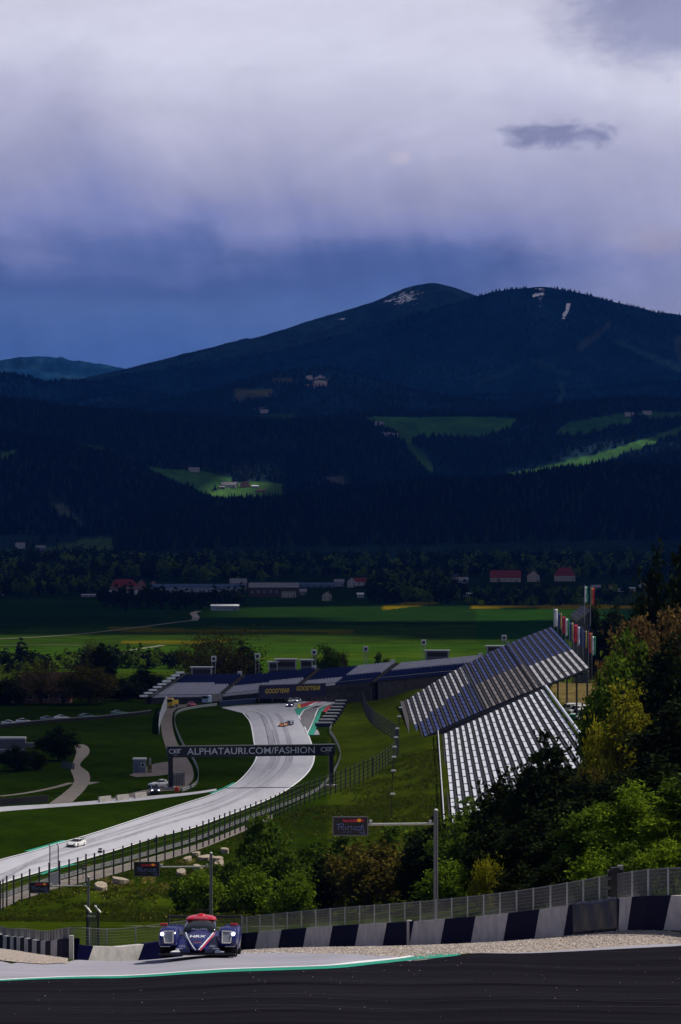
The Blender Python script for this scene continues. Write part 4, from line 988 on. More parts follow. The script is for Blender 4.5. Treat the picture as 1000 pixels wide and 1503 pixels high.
# ================================================================ GANTRY over the straight
m_ban = mat('banner_black', (.010, .011, .020), .5, var=.2); m_let = mat('lettering_white', (.62, .63, .68), .6, var=.04)
gl, gr = C3(246,1097,693), C3(492,1092,699); gy = math.atan2(gr.y-gl.y, gr.x-gl.x); gc = Vector(((gl.x+gr.x)/2, (gl.y+gr.y)/2, 22.0)); gw = (gr-gl).length
gt = thing('overhead_gantry', 'black advertising gantry spanning the straight with white web address lettering', 'gantry', gc, gy)
beam = MB().box((0, .5, 7.55), (gw, 1.6, 2.15)).build('beam', m_ban, gt, bevel=.05)
MB().box((0, .5, 8.68), (gw+.3, 1.8, .14)).build('top_rail', m_frame, gt)
for s_ in (-1, 1):
    MB().box((s_*(gw/2-.7), .6, 3.2), (.9, .9, 6.6)).build('pillar', m_ban, gt, bevel=.05)
    MB().box((s_*(gw/2-.7), .6, .15), (2.2, 2.0, .5)).build('footing', m_conc, gt)
tx = inst('lettering', text_mesh('ALPHATAURI.COM/FASHION', m_let, 1.9, 0, 1.0, .004, width=(463-274)*696/FOC), beam, ((274+463)/2*696/FOC-500*696/FOC-gc.x, -.325, 7.58))
def emblem():
    mb = MB(); pts = []
    def stroke(ps, wd=.15):
        ps = [Vector((a, 0, b)) for a, b in ps]
        for a, b in zip(ps[:-1], ps[1:]):
            t = (b-a).normalized(); n = Vector((-t.z, 0, t.x))*wd/2; e = t*wd*.25
            mb.add([a-n-e, b-n+e, b+n+e, a+n-e], [(0,1,2,3)])
    arc = [(-.45+.42*math.cos(a), .42*math.sin(a)) for a in np.linspace(.7, 5.6, 12)]; stroke(arc)
    arc = [(.25+.36*math.cos(a), .04+.36*math.sin(a)) for a in np.linspace(2.6, 6.0, 9)]; stroke(arc)
    stroke([(-.12, .28), (.1, -.05)]); stroke([(.05, .40), (.95, .40)]); stroke([(.60, .40), (.60, -.40)]); stroke([(.25, -.05), (.6, .28)])
    stroke([(-.2, -.75), (.35, -.75)], .06)
    return mb.mesh('emblem', m_let)
em = emblem()
for px in (256, 481): inst('emblem', em, beam, ((px-500)*696/FOC-gc.x, -.325, 7.72), scale=(1.35, 1, 1.0))

# ================================================================ FIRST CORNER: banner, tyre wall, cushions
bl, br = C3(381,1029,979), C3(478,1019,990)
gbn = thing('advertising_board', 'long navy advertising board with yellow lettering below the corner stand', 'advertising board', (bl+br)/2, math.atan2(br.y-bl.y, br.x-bl.x)); bw = (br-bl).length
m_ybl = mat('lettering_yellow', (.50, .38, .04), .6, var=.05); m_nav2 = mat('board_navy', (.008, .010, .045), .5, var=.2)
MB().box((0, 0, 1.9), (bw, .25, 3.8)).build('panel', m_nav2, gbn); MB().box((0, .2, 3.9), (bw, .3, .12)).build('top_rail', m_frame, gbn)
for k in (-1, 1):
    inst('lettering', text_mesh("GOOD'YEAR", m_ybl, 1.8, .25, .96, .03, width=bw*.36), gbn, (k*bw*.235, -.135, 2.3+.25*k))
for k in range(6): MB().box((-bw/2+bw*k/5, .25, 1.2), (.2, .2, 4.2)).build('support', m_frame, gbn)
m_tyre = mat('tyre_rubber', (.014, .014, .016), .7, var=.3)
tw = thing('tyre_barrier', 'dark continuous tyre barrier with conveyor belting behind the first corner', 'tyre barrier')
P = resample(G((322,1036.5),(350,1034),(400,1030.5),(440,1027.5),(500,1022.5),(555,1017.5)), 70); mb = None
for k in range(0, 69, 3):
    a_, b_ = P[k], P[min(k+3, 69)]; mb = MB(); za, zb = float(ground(*a_)), float(ground(*b_))
    mb.loft([[(a_[0], a_[1], za-.2), (a_[0], a_[1]+1.6, za-.2), (a_[0], a_[1]+1.6, za+1.5), (a_[0], a_[1], za+1.4)], [(b_[0]-.03, b_[1], zb-.2), (b_[0]-.03, b_[1]+1.6, zb-.2), (b_[0]-.03, b_[1]+1.6, zb+1.5), (b_[0]-.03, b_[1], zb+1.4)]])
    mb.build('tyre_bundle', m_tyre if (k//3) % 5 else mat('tyre_cover_blue', (.02, .03, .08), .6), tw, bevel=.15)
m_cushd = mat('cushion_navy', (.012, .016, .05), .5, var=.2); cush = None
for i in range(9):
    t = i/8; px = 476+t*27+2*math.sin(t*3); py = 1067-t*38; p = gp(px, py); wd = (34-13*t)*p[1]/FOC*.78
    if cush is None:
        cush = thing('tyre_stack_row', 'navy covered tyre stack row with white top band beside the green apron', 'tyre stack', p, .04, group='tyre stack rows beside the apron')
        MB().box((0, 0, .55), (1, 1.6, 1.3)).build('cover', m_cushd, cush, bevel=.08); MB().box((0, -.72, 1.12), (.92, .3, .28)).build('white_band', m_post, cush); MB().box((0, -.1, 1.26), (.8, .5, .1)).build('lettering_band', m_post, cush)
        cush.scale = (wd, 1, 1)
    else: dup(cush, p, .04, scale=(wd, 1, 1))
# barriers of the service road
wr = thing('guard_rail', 'pale guard rail wrapped round the grass oval of the service road', 'guard rail')
poly_posts(wr, [(268,1163),(285,1156),(291,1146),(290,1130),(281,1112),(270,1097),(262,1080),(257,1064),(258,1051),(268,1044.5),(290,1040),(319,1036.5)], 4.0, 1.0, .07, m_steel, rails=(.35, .75), railm=mat('worn_rail', (.42, .43, .46), .55, .4))
pw = thing('screen_wall', 'tall pale panel screen along the left of the service road', 'screen wall')
P = resample(G((233.5,1078),(234.5,1066),(239,1052),(245,1040)), 9); m_scr = mat('screen_pale', (.38, .40, .46), .6, var=.15)
for k in range(8):
    a_, b_ = P[k], P[k+1]; za, zb = float(ground(*a_)), float(ground(*b_)); h = 2.0+1.5*k/7; mb = MB()
    mb.loft([[(a_[0]-.08, a_[1]+.05, za-.1), (a_[0]+.08, a_[1]+.05, za-.1), (a_[0]+.08, a_[1]+.05, za+h), (a_[0]-.08, a_[1]+.05, za+h)], [(b_[0]-.08, b_[1]-.05, zb-.1), (b_[0]+.08, b_[1]-.05, zb-.1), (b_[0]+.08, b_[1]-.05, zb+h+.2), (b_[0]-.08, b_[1]-.05, zb+h+.2)]]); mb.build('screen_panel', m_scr, pw)

# ================================================================ INFIELD: hut, blocks, gate, wall, cabin
p = gp(205, 1134); o = thing('site_hut', 'grey blue site hut with white roof beside the infield road', 'hut', p, .0)
MB().box((0, 0, 1.4), (2.7, 2.4, 2.9)).build('cabin', mat('hut_bluegrey', (.16, .18, .23), .6, var=.1), o); MB().box((0, 0, 2.98), (2.9, 2.6, .35)).build('roof', m_hutw, o)
f = MB().box((.75, -1.22, 1.75), (.85, .06, .95)).build('window', m_hutw, o); MB().box((.75, -1.26, 1.75), (.5, .05, .6)).build('pane', m_glass, f); MB().box((-.6, -1.22, 1.1), (.8, .05, 2.0)).build('door', mat('hut_door', (.13, .15, .20), .6), o)
p = gp(220, 1134); o = thing('flag_marshal_post', 'slim post with yellow brown cabinet beside the grey blue hut', 'cabinet', p)
MB().box((0, 0, .8), (.9, .7, 1.8)).build('cabinet', mat('ochre_box', (.16, .12, .04), .7), o, bevel=.05); MB().box((.05, 0, 2.3), (.5, .4, 1.6)).build('upper_box', mat('pale_box', (.30, .30, .27), .6), o); MB().box((.1, -.36, .5), (.4, .05, .3)).build('plate', m_post, o)
blk = MB(); blk.loft([[(-2.4, -.32, 0), (-2.4, .32, 0), (-2.4, .14, .9), (-2.4, -.14, .9)], [(2.4, -.32, 0), (2.4, .32, 0), (2.4, .14, .9), (2.4, -.14, .9)]]); m_blk = mat('pale_concrete', (.42, .39, .36), .85, var=.2, scale=1.2, bump=.3)
ps = [gp(154,1177), gp(180,1174.5), gp(206,1171.5)]
for i, p in enumerate(ps):
    o = blk.build('concrete_block', m_blk, bevel=.03); o.scale = (.72, 1, 1.25); o.location = p; o.rotation_euler.z = math.atan2(ps[2][1]-ps[0][1], ps[2][0]-ps[0][0])
    tag(o, ('pale concrete barrier block at the footpath end of the short row', 'middle pale concrete barrier block between two others', 'pale concrete barrier block nearest the parked dark car')[i], 'concrete block', 'concrete blocks beside the infield road')
p = gp(260, 1154); o = thing('steel_gate', 'blue grey slatted steel gate by the gantry foot', 'gate', p, .1); m_gate = mat('gate_bluegrey', (.07, .085, .12), .5, .3)
for k in range(8): MB().box((-1.1+k*.33, 0, 1.4), (.27, .06, 2.6)).build('slat', m_gate, o)
MB().box((-1.35, -.05, 2.4), (.6, .3, 4.6)).build('gate_post', m_gate, o); MB().box((1.5, 0, 1.5), (.14, .14, 3.0)).build('gate_post', m_gate, o); MB().box((.1, -.05, 2.75), (2.6, .1, .12)).build('top_bar', m_steel, o)
for k in range(4): MB().box((-.9+k*.5, -.08, 2.45), (.26, .08, .12)).build('lamp', m_spk, o)
p = gp(259.5, 1163); o = thing('barrier_cube', 'orange plastic barrier cube at the end of the pale guard rail', 'barrier', p); m_or = mat('orange_plastic', (.55, .06, .015), .5)
MB().box((0, 0, .5), (1.0, .8, 1.0), top=.85).build('shell', m_or, o, bevel=.08); MB().box((0, 0, 1.05), (.5, .4, .12)).build('lid', m_or, o, bevel=.03)
# long dark wall with parked cars behind, on the left
lw = thing('boundary_wall', 'long dark low wall with pale coping in front of the parked cars', 'wall')
P = resample(G((-120,1078),(-40,1071),(0,1068),(60,1062),(120,1057.5),(200,1050),(222,1047)), 40); m_lw = mat('dark_wall', (.022, .022, .026), .8, var=.3); m_cop = mat('grey_coping', (.17, .17, .19), .7)
for k in range(0, 39, 3):
    a_, b_ = P[k], P[min(k+3, 39)]; za, zb = float(ground(*a_)), float(ground(*b_))
    S4 = lambda q, z, h0, h1, t: [(q[0], q[1], z+h0), (q[0], q[1]+t, z+h0), (q[0], q[1]+t, z+h1), (q[0], q[1], z+h1)]
    MB().loft([S4(a_, za, -.2, .75, .4), S4(b_, zb, -.2, .75, .4)]).build('wall_panel', m_lw, lw); MB().loft([S4((a_[0], a_[1]-.08), za, .75, 1.0, .56), S4((b_[0], b_[1]-.08), zb, .75, 1.0, .56)]).build('coping', m_cop, lw)
p = gp(16, 1112); o = thing('site_container', 'grey container cabin with white bands behind the infield shrubs', 'container', p)
MB().box((0, 0, 2.3), (6.8, 2.6, 4.6)).build('shell', mat('container_grey', (.12, .125, .15), .6, var=.12), o); MB().box((0, -.02, 4.5), (6.9, 2.7, .45)).build('roof_band', m_hutw, o); MB().box((-.1, -1.31, 1.95), (6.7, .06, .24)).build('middle_band', m_hutw, o)
MB().box((4.4, 0, 2.9), (2.0, 1.6, 1.0)).build('side_box', m_hutg, o)
lf = thing('infield_fence', 'short grey panel fence along the bend of the footpath', 'fence')
for k in range(6):
    q = gp(92+k*3.2, 1127+k*.6); MB().box((q[0], q[1], q[2]+.7), (.42, .06, 1.5)).build('fence_board', m_gate, lf)
lt = thing('low_wall', 'low black retaining wall beside the left infield road', 'wall')
P = resample(G((-100,1190),(0,1182.5),(35,1180),(71,1177)), 12)
for k in range(11):
    a_, b_ = P[k], P[k+1]; za, zb = float(ground(*a_)), float(ground(*b_)); MB().loft([S4(a_, za, -.2, 1.3, .5), S4(b_, zb, -.2, 1.3, .5)]).build('wall_panel', m_lw, lt)
# rough stone slabs lying on the slope
m_slab = mat('weathered_slab', (.34, .28, .22), .9, var=.3, scale=1.5, bump=.6)
random.seed(21)
for i, (px, py, wpx, lb) in enumerate(((148,1306,22,'flat pale slab half sunk beside the brown dirt'), (176,1296,26,'broad tan slab on the worn grass of the slope'), (266,1284,14,'tilted tan slab alone on the lit grass'), (290,1277,15,'flat grey slab below the slab heap'), (288,1256,13,'pale upper slab of the heap by the fence path'), (302,1262,20,'long slab of the heap beside the dark bush'), (318,1264,20,'dark edged slab at the end of the heap'), (276,1263,12,'small broken slab on the near side of the heap'), (330,1252,12,'small slab behind the heap'), (322,1272,15,'low slab in front of the heap'))):
    p = gp(px, py); wd = wpx*p[1]/FOC; mb = MB(); n = 9
    ring = [(wd/2*math.cos(2*math.pi*k/n)*random.uniform(.8, 1.1), wd*.9*math.sin(2*math.pi*k/n)*random.uniform(.7, 1.1)) for k in range(n)]
    mb.prism(ring, -.3, random.uniform(.45, .8)); o = mb.build('stone_slab', m_slab, bevel=.06); o.location = p; o.rotation_euler = (random.uniform(-.05, .25), random.uniform(-.12, .12), random.uniform(-.4, .4)); tag(o, lb, 'stone slab', 'stone slabs lying on the slope')

# ================================================================ LED flag panels on mast arms
m_led = mat('panel_black', (.006, .006, .010), .35); m_ledr = mat('panel_red', (.45, .03, .06), .6, emit=(.6, .03, .08), estr=.12); m_ledb = mat('panel_blue', (.10, .13, .30), .6, emit=(.12, .16, .4), estr=.15); m_ledy = mat('panel_orange', (.6, .22, .03), .6, emit=(.7, .25, .02), estr=.25); m_pole = mat('mast_grey', (.16, .16, .17), .45, .5); m_arm = mat('mast_arm', (.50, .50, .47), .5, .4)
def strokes(paths, m, wd):
    mb = MB()
    for ps in paths:
        ps = [Vector((a, 0, b)) for a, b in ps]
        for a, b in zip(ps[:-1], ps[1:]):
            t = (b-a).normalized(); n = Vector((-t.z, 0, t.x))*wd/2; mb.add([a-n, b-n, b+n, a+n], [(0,1,2,3)])
    return mb.mesh('lettering', m)
ring_path = [[(-.58,.10),(-.30,.13),(-.28,.02),(-.42,.0),(-.26,-.12)], [(-.46,.12),(-.50,-.14)], [(-.20,.02),(-.21,-.12)], [(-.11,-.12),(-.10,.02),(.06,.02),(.07,-.12)], [(.45,.0),(.18,-.0),(.17,-.12),(.44,-.12),(.48,.10),(.52,-.02),(.58,-.30),(.36,-.20)]]
me_ring = strokes(ring_path, m_ledb, .022)
me_rb = text_mesh('Red Bull', m_ledr, .15, 0, .95, .004); me_sp = text_mesh('SPIELBERG', m_ledb, .06, 0, 1.6)
mbl = MB(); mbl.add([(.10*math.cos(a), 0, .07*math.sin(a)) for a in np.linspace(0, 6.28, 14, endpoint=False)], [tuple(range(14))]); me_sun = mbl.mesh('emblem', m_ledy)
mbl = MB()
for s_ in (-1, 1): mbl.add([(s_*.06, 0, .0), (s_*.20, 0, .05), (s_*.17, 0, -.05), (s_*.10, 0, -.06)], [(0,1,2,3)])
me_bull = mbl.mesh('emblem', m_ledr)
def led(px_pole, y_top, y_arm, d, px_l, px_r, y0, y1, lb):
    b = gd(px_pole, d); zt = ZC-(y_top-HOR)*d/FOC-b.z; za = ZC-(y_arm-HOR)*d/FOC-b.z; k = d/FOC
    o = thing('light_panel_mast', lb, 'light panel', b)
    MB().tube([(0, 0, -.3), (0, 0, zt)], [.10, .085], 10).build('mast', m_pole, o); MB().tube([(0, 0, zt), (0, 0, zt+.06)], [.09, .03], 8).build('mast_cap', m_post, o)
    xl, xr = (px_l-px_pole)*k, (px_r-px_pole)*k
    MB().tube([(-.05, 0, za), (xr-.05, 0, za-.03)], .05, 8).build('arm', m_arm, o)
    for x in (-.22, xr+.12): MB().box((x, 0, za+.07), (.10, .14, .14)).build('arm_clamp', m_post, o)
    wd = xr-xl; zc = ZC-((y0+y1)/2-HOR)*d/FOC-b.z; h = (y1-y0)*k
    pn = MB().box(((xl+xr)/2, 0, zc), (wd, .10, h)).build('panel', m_led, o, bevel=.012)
    fr = MB()
    for (cx, cz, sx, sz) in ((0, h/2, wd, .02), (0, -h/2, wd, .02), (-wd/2, 0, .02, h), (wd/2, 0, .02, h)): fr.box(((xl+xr)/2+cx, -.03, zc+cz), (sx+.02, .06, sz+.02))
    fr.build('panel_frame', m_pole, o); s_ = wd/1.42
    for me, dx_, dz_ in ((me_ring, 0, -.03), (me_rb, -.06, .22), (me_sp, -.15, -.24)): inst('lettering', me, pn, ((xl+xr)/2+dx_*s_, -.056, zc+dz_*s_), scale=s_)
    inst('emblem', me_sun, pn, ((xl+xr)/2+.36*s_, -.056, zc+.24*s_), scale=s_); inst('emblem', me_bull, pn, ((xl+xr)/2+.36*s_, -.058, zc+.24*s_), scale=s_)
led(640, 1189, 1209, 134.5, 489, 540, 1199, 1226, 'largest circuit light panel on a tall mast arm behind the striped wall')
led(310, 1252, 1272, 190, 197, 234, 1265, 1286, 'middle circuit light panel on a mast arm above the grass slope')
led(130, 1287, 1300, 232, 43, 73, 1295, 1310.5, 'smallest circuit light panel on a mast arm beside the debris fence')
# marshal gate with white braces and white board by the debris fence
p = gd(136, 205); o = thing('marshal_gate', 'dark fence gate with pale angled braces behind the striped wall', 'gate', p, .0)
for x in (-.32, .34): MB().box((x, 0, 1.6), (.14, .14, 3.6)).build('gate_post', m_darksteel, o)
for k in range(5): MB().box((-.2+.1*k, .02, 1.5), (.05, .04, 2.9)).build('bar', m_gate, o)
for x in (-.42, .16): MB().loft([[(x-.05, -.12, 3.35), (x+.05, -.12, 3.35), (x+.05, -.06, 3.42), (x-.05, -.06, 3.42)], [(x+.25, -.12, 2.95), (x+.36, -.12, 2.95), (x+.36, -.06, 3.02), (x+.25, -.06, 3.02)]]).build('brace', m_arm, o)
MB().box((-.05, -.1, 2.75), (.5, .05, .08)).build('brace', m_arm, o)
for (px, d, h, lb) in ((29,250,2.6,'dark wall post'), (67,240,2.4,'dark fence post'), (106,215,2.6,'dark double post')): pass
p = gp(83, 1300); o = thing('marshal_board', 'tilted white board leaning by the debris fence', 'board', p, .2); bo = MB().box((0, 0, 1.1), (1.6, .12, 1.9)).build('board', m_hutw, o, bevel=.03); bo.rotation_euler = (0, -.22, 0); MB().box((0, .4, .6), (.12, .8, 1.2)).build('strut', m_darksteel, o)
p = gp(82, 1296); o = thing('fence_portal', 'grey mesh portal frame rising over the debris fence', 'fence portal', p)
for x in (-.9, .4): MB().tube([(x, 0, 0), (x, 0, 5.6), (x-.25, 0, 6.0)], .09, 6).build('frame_post', m_pole, o)
mb = MB()
for k in range(12): mb.box((-.9+k*.118, 0, 4.0), (.015, .015, 3.2))
for k in range(14): mb.box((-.25, 0, 2.5+k*.23), (1.3, .015, .015))
mb.build('wire_mesh', m_wire, o, kind='stuff')
for (px, py, lb) in ((147,1266,'small dark camera pod on a post beyond the debris fence'), (122,1291,'small brown camera pod low beside the debris fence'), (229,1250,'dark camera pod on the double fence posts')):
    p = gp(px, py); o = thing('camera_pod', lb, 'camera', p); MB().tube([(0, 0, -.2), (0, 0, 1.6)], .05, 6).build('post', m_darksteel, o); MB().box((0, 0, 1.75), (.75, .4, .38)).build('body', m_hutd, o, bevel=.06); MB().box((.05, 0, 2.2), (.6, .5, .22)).build('hood', m_hutd, o, bevel=.05); MB().box((0, 0, 2.0), (.15, .15, .3)).build('bracket', m_arm, o)
# ================================================================ VEHICLES (front towards -Y)
m_wheel = mat('rim_grey', (.10, .10, .11), .4, .6); m_lamp = mat('headlamp_lit', (.9, .9, 1), .2, emit=(.85, .8, 1.0), estr=3.5); m_lens = mat('lamp_lens', (.30, .31, .34), .15, spec=.6)
m_carbon = mat('carbon_black', (.010, .010, .012), .35, var=.3)
_paint = {}
def paint_mat(nm, col): return mat('car_paint_'+nm, col, .28, var=.06, scale=2, coat=.3)
def rsec(y, wd, z0, z1, ch=.16, top=.86):
    h = z1-z0; c = ch*h
    return [(-wd*.94, y, z0), (wd*.94, y, z0), (wd, y, z0+c), (wd, y, z1-h*.42), (wd*top, y, z1-h*.08), (wd*top*.82, y, z1), (-wd*top*.82, y, z1), (-wd*top, y, z1-h*.08), (-wd, y, z1-h*.42), (-wd, y, z0+c)]
def wheels(root, tr, wb, r, wd):
    me = MB().wheel((0, 0, 0), r, wd).mesh('tyre', m_tyre, True); rim = MB()
    rim.tube([(-wd*.42, 0, 0), (wd*.42, 0, 0)], r*.58, 14); rm = rim.mesh('rim', m_wheel)
    for sx in (-1, 1):
        for y in (-wb/2, wb/2):
            t = inst('tyre', me, root, (sx*tr, y, r)); inst('rim', rm, t)
def gt_car(lb, loc, rz, col, nm, group=None, wing=True, lit=False, stripe=None, cat='racing car', name='racing_car'):
    o = thing(name, lb, cat, loc, rz, group); pm_ = paint_mat(nm, col)
    MB().loft([rsec(*a) for a in ((-2.28,.78,.28,.48),(-2.1,.92,.16,.62),(-1.3,.98,.14,.80),(-.5,.95,.14,.86),(.7,.96,.14,.90),(1.5,1.0,.14,.98),(2.1,.95,.2,.94),(2.27,.86,.35,.86))]).build('body', pm_, o, smooth=False, bevel=.03)
    cb = MB().loft([rsec(*a, .2, .8) for a in ((-.75,.72,.80,.86),(-.05,.72,.82,1.20),(.7,.70,.84,1.26),(1.35,.66,.88,1.12),(1.95,.6,.88,.96))]).build('cabin', m_glass, o, smooth=False)
    MB().loft([rsec(*a) for a in ((-.0,.60,1.17,1.235),(.7,.60,1.22,1.30),(1.3,.56,1.10,1.17))]).build('roof', pm_, o)
    wheels(o, .85, 2.6, .34, .28)
    for s_ in (-1, 1):
        MB().box((s_*.66, -2.08, .60), (.34, .22, .13)).build('headlight', m_lamp if lit else m_lens, o, bevel=.02); MB().box((s_*.95, -.45, .95), (.22, .1, .12)).build('mirror', m_carbon, o)
        MB().box((s_*.62, 2.26, .72), (.4, .06, .1)).build('tail_light', mat('tail_red', (.3, .01, .01), .3), o)
    MB().box((0, -2.24, .30), (1.3, .12, .22)).build('grille', m_carbon, o); MB().box((0, -2.22, .12), (1.8, .3, .05)).build('splitter', m_carbon, o)
    if wing:
        MB().box((0, 2.05, 1.24), (1.85, .34, .05)).build('rear_wing', m_carbon, o)
        for s_ in (-1, 1): MB().box((s_*.45, 2.0, 1.08), (.04, .2, .32)).build('wing_support', m_carbon, o)
    if stripe: MB().loft([[(-.25, -2.05, .64), (.25, -2.05, .64), (.25, -2.0, .70), (-.25, -2.0, .70)], [(-.3, -.75, .875), (.3, -.75, .875), (.3, -.75, .885), (-.3, -.75, .885)]]).build('bonnet_stripe', stripe, o)
    return o
def lmp(lb, loc, rz, col, nm, roof, detail=False):
    o = thing('prototype_racing_car', lb, 'racing car', loc, rz); pm_ = paint_mat(nm, col); rf = paint_mat(nm+'_roof', roof)
    ell = lambda y, w0, zb, zt, n=16, p=2.4: [(math.copysign(abs(math.cos(a))**(2/p), math.cos(a))*w0, y, (zb+zt)/2+math.copysign(abs(math.sin(a))**(2/p), math.sin(a))*(zt-zb)/2) for a in np.linspace(0, 2*math.pi, n, endpoint=False)]
    # nose and tub
    body = MB().loft([ell(*a) for a in ((-2.50,.06,.17,.25),(-2.40,.14,.15,.32),(-2.1,.26,.14,.43),(-1.6,.36,.13,.57),(-1.0,.42,.12,.67),(-.3,.46,.12,.70),(.6,.50,.12,.70),(1.4,.45,.12,.62),(2.2,.30,.15,.52))]).build('nose_and_tub', pm_, o, smooth=True)
    MB().loft([ell(*a) for a in ((-1.05,.40,.60,.66),(-.75,.41,.58,.80),(-.35,.40,.56,.95),(.0,.38,.56,1.005),(.5,.34,.56,1.0),(1.2,.16,.5,.86),(2.0,.04,.45,.62))]).build('canopy', m_glass, o, smooth=True)
    MB().loft([ell(*a) for a in ((-.46,.34,.90,.93),(-.30,.375,.84,.985),(.0,.385,.80,1.035),(.5,.35,.76,1.03),(1.2,.18,.6,.90),(2.0,.05,.5,.66))]).build('roof', rf, o, smooth=True)
    MB().loft([ell(*a) for a in ((-.2,.08,.98,1.01),(.0,.10,.98,1.06),(.7,.09,.96,1.05))]).build('roof_intake', rf, o, smooth=True)
    MB().box((0, .1, 1.125), (.34, .05, .03)).build('roof_aerial', m_carbon, o)
    for s_ in (-1, 1):
        q = lambda y, x0, x1, zb, zt: [(s_*x, y_, z) for (x, y_, z) in ell(y, (x1-x0)/2, zb, zt, 16, 4.5)]
        sh = lambda sec, dx_: [(x+s_*dx_, y, z) for x, y, z in sec]
        MB().loft([sh(q(*a), b) for a, b in (((-2.22,.55,.93,.30,.52), .74), ((-2.12,.50,.95,.26,.66), .725), ((-1.85,.49,.95,.26,.74), .72), ((-1.3,.49,.95,.26,.76), .72), ((-.85,.52,.95,.26,.68), .735), ((-.4,.6,.94,.14,.5), .77))]).build('front_fender', pm_, o, smooth=True)
        MB().loft([sh(q(*a), b) for a, b in (((-.4,.42,.93,.12,.46), .68), ((.3,.40,.94,.12,.56), .68), ((1.0,.46,.95,.14,.70), .71), ((1.6,.48,.95,.2,.78), .715), ((2.1,.5,.95,.2,.72), .72), ((2.3,.55,.92,.25,.6), .73))]).build('rear_fender', pm_, o, smooth=True)
        ff = MB().loft([[(s_*.61, -2.215, .37), (s_*.81, -2.205, .37), (s_*.84, -2.10, .63), (s_*.61, -2.12, .64)], [(s_*.61, -2.20, .37), (s_*.81, -2.19, .37), (s_*.84, -2.085, .63), (s_*.61, -2.105, .64)]]).build('light_cover', m_lens, o); ff.location.y = -.075
        fr = MB()
        for a, b in (((.60,-2.225,.36),(.80,-2.215,.36)), ((.60,-2.225,.36),(.60,-2.13,.65)), ((.80,-2.215,.36),(.84,-2.11,.62)), ((.60,-2.13,.65),(.84,-2.11,.64))): fr.tube([(s_*a[0], a[1], a[2]), (s_*b[0], b[1], b[2])], .012, 5)
        fr.build('light_rim', m_post, ff)
        MB().tube([(s_*.865, -2.225, .575), (s_*.865, -2.05, .575)], [.042, .06], 14).build('headlight', m_lamp, o)
        MB().box((s_*.86, -1.55, .80), (.18, .12, .07)).build('mirror', paint_mat('mirror_red', (.5, .02, .03)), o, bevel=.02)
        MB().box((s_*.79, -2.19, .275), (.24, .06, .018)).build('dive_plane', m_post, o)
        MB().loft([[(s_*.18, -2.30, .13), (s_*.52, -2.20, .13), (s_*.52, -2.20, .22), (s_*.18, -2.30, .22)], [(s_*.40, -1.5, .13), (s_*.52, -1.4, .13), (s_*.52, -1.4, .50), (s_*.40, -1.5, .52)]]).build('fairing', pm_, o)
        MB().box((s_*.92, 2.25, .83), (.025, .62, .36)).build('wing_endplate', m_carbon, o); MB().box((s_*.2, 2.1, .78), (.03, .3, .3)).build('wing_support', m_carbon, o)
    MB().box((0, -2.28, .085), (1.86, .5, .035)).build('splitter', m_carbon, o); MB().box((0, .2, .10), (1.6, 4.4, .06)).build('floor', m_carbon, o)
    MB().box((0, 2.25, .955), (1.84, .4, .06)).build('rear_wing', m_carbon, o)
    wheels(o, .78, 3.0, .345, .33)
    if detail:
        red = paint_mat('trim_red', (.5, .02, .05)); wht = mat('decal_white', (.75, .75, .78), .5)
        def ysurf(x, z):   # front surface of the nose at height z
            tab = [(-2.50,.06,.17,.25),(-2.40,.14,.15,.32),(-2.1,.26,.14,.43),(-1.6,.36,.13,.57),(-1.0,.42,.12,.67)]
            ys, ws, zb, zt = zip(*tab); best = -1.0
            for y in np.linspace(-2.5, -1.0, 120):
                w0 = np.interp(y, ys, ws); b0, t0 = np.interp(y, ys, zb), np.interp(y, ys, zt); k = 1-(abs(x)/w0)**2.4 if abs(x) < w0 else -1
                if k > 0 and z < (b0+t0)/2+(t0-b0)/2*k**(1/2.4): best = y; break
            return best-.012
        for s_ in (-1, 1):
            pts = [(s_*x, ysurf(s_*x, z), z) for x, z in ((.035,.20),(.10,.27),(.17,.36),(.24,.45),(.30,.53),(.345,.60))]
            MB().tube(pts, .016, 5).build('nose_stripe', wht, body)
            if s_ > 0: MB().tube([(x+.035, y+.01, z-.02) for x, y, z in pts], .018, 5).build('nose_stripe', red, body)
        def decal(txt, x, z, y, wd, m, tilt, sz=.1):
            me = text_mesh(txt, m, sz, .15, 1.0, .004, width=wd); d_ = inst('lettering', me, body, (x, y, z)); d_.rotation_euler.x = tilt
        decal('HRX', -.01, .515, -1.83, .40, wht, R(-62), .16)
        decal('DELL', -.37, .285, -2.285, .15, wht, R(-8), .06); decal('DELL', .37, .285, -2.285, .15, wht, R(-8), .06)
        MB().box((0, ysurf(0, .38)-.005, .385), (.20, .03, .02)).build('nose_badge', red, body); MB().box((0, ysurf(0, .36)-.005, .362), (.20, .03, .014)).build('nose_badge', wht, body)
        random.seed(2)
        for k in range(9): MB().box((-.15+k*.0375, -.425-.0*k, .945), (.028, .02, .035)).build('sunstrip_letter', wht, o)
        for k in range(8): MB().box((-.18+k*.05, -1.04, .672+random.uniform(-.008, .008)), (.036, .05, .035)).build('scuttle_letter', wht, o)
        for s_ in (-1, 1):
            MB().loft([[(s_*.42, -2.32, .12), (s_*.66, -2.36, .12), (s_*.66, -2.36, .15), (s_*.42, -2.32, .15)], [(s_*.46, -2.24, .19), (s_*.54, -2.24, .17), (s_*.54, -2.22, .19), (s_*.46, -2.22, .21)]]).build('splitter_decal', wht, o)
            MB().box((s_*.45, -2.27, .225), (.16, .02, .025)).build('fairing_decal', wht, o)
        # driver: helmet and shoulders behind the glass
        MB().loft([ell(*a) for a in ((-.35,.05,.72,.84),(-.28,.11,.69,.89),(-.15,.13,.67,.92),(.0,.11,.68,.90),(.06,.04,.72,.85))]).build('driver_helmet', wht, o, smooth=True)
    return o
c0 = gd(295.5, 85.2)
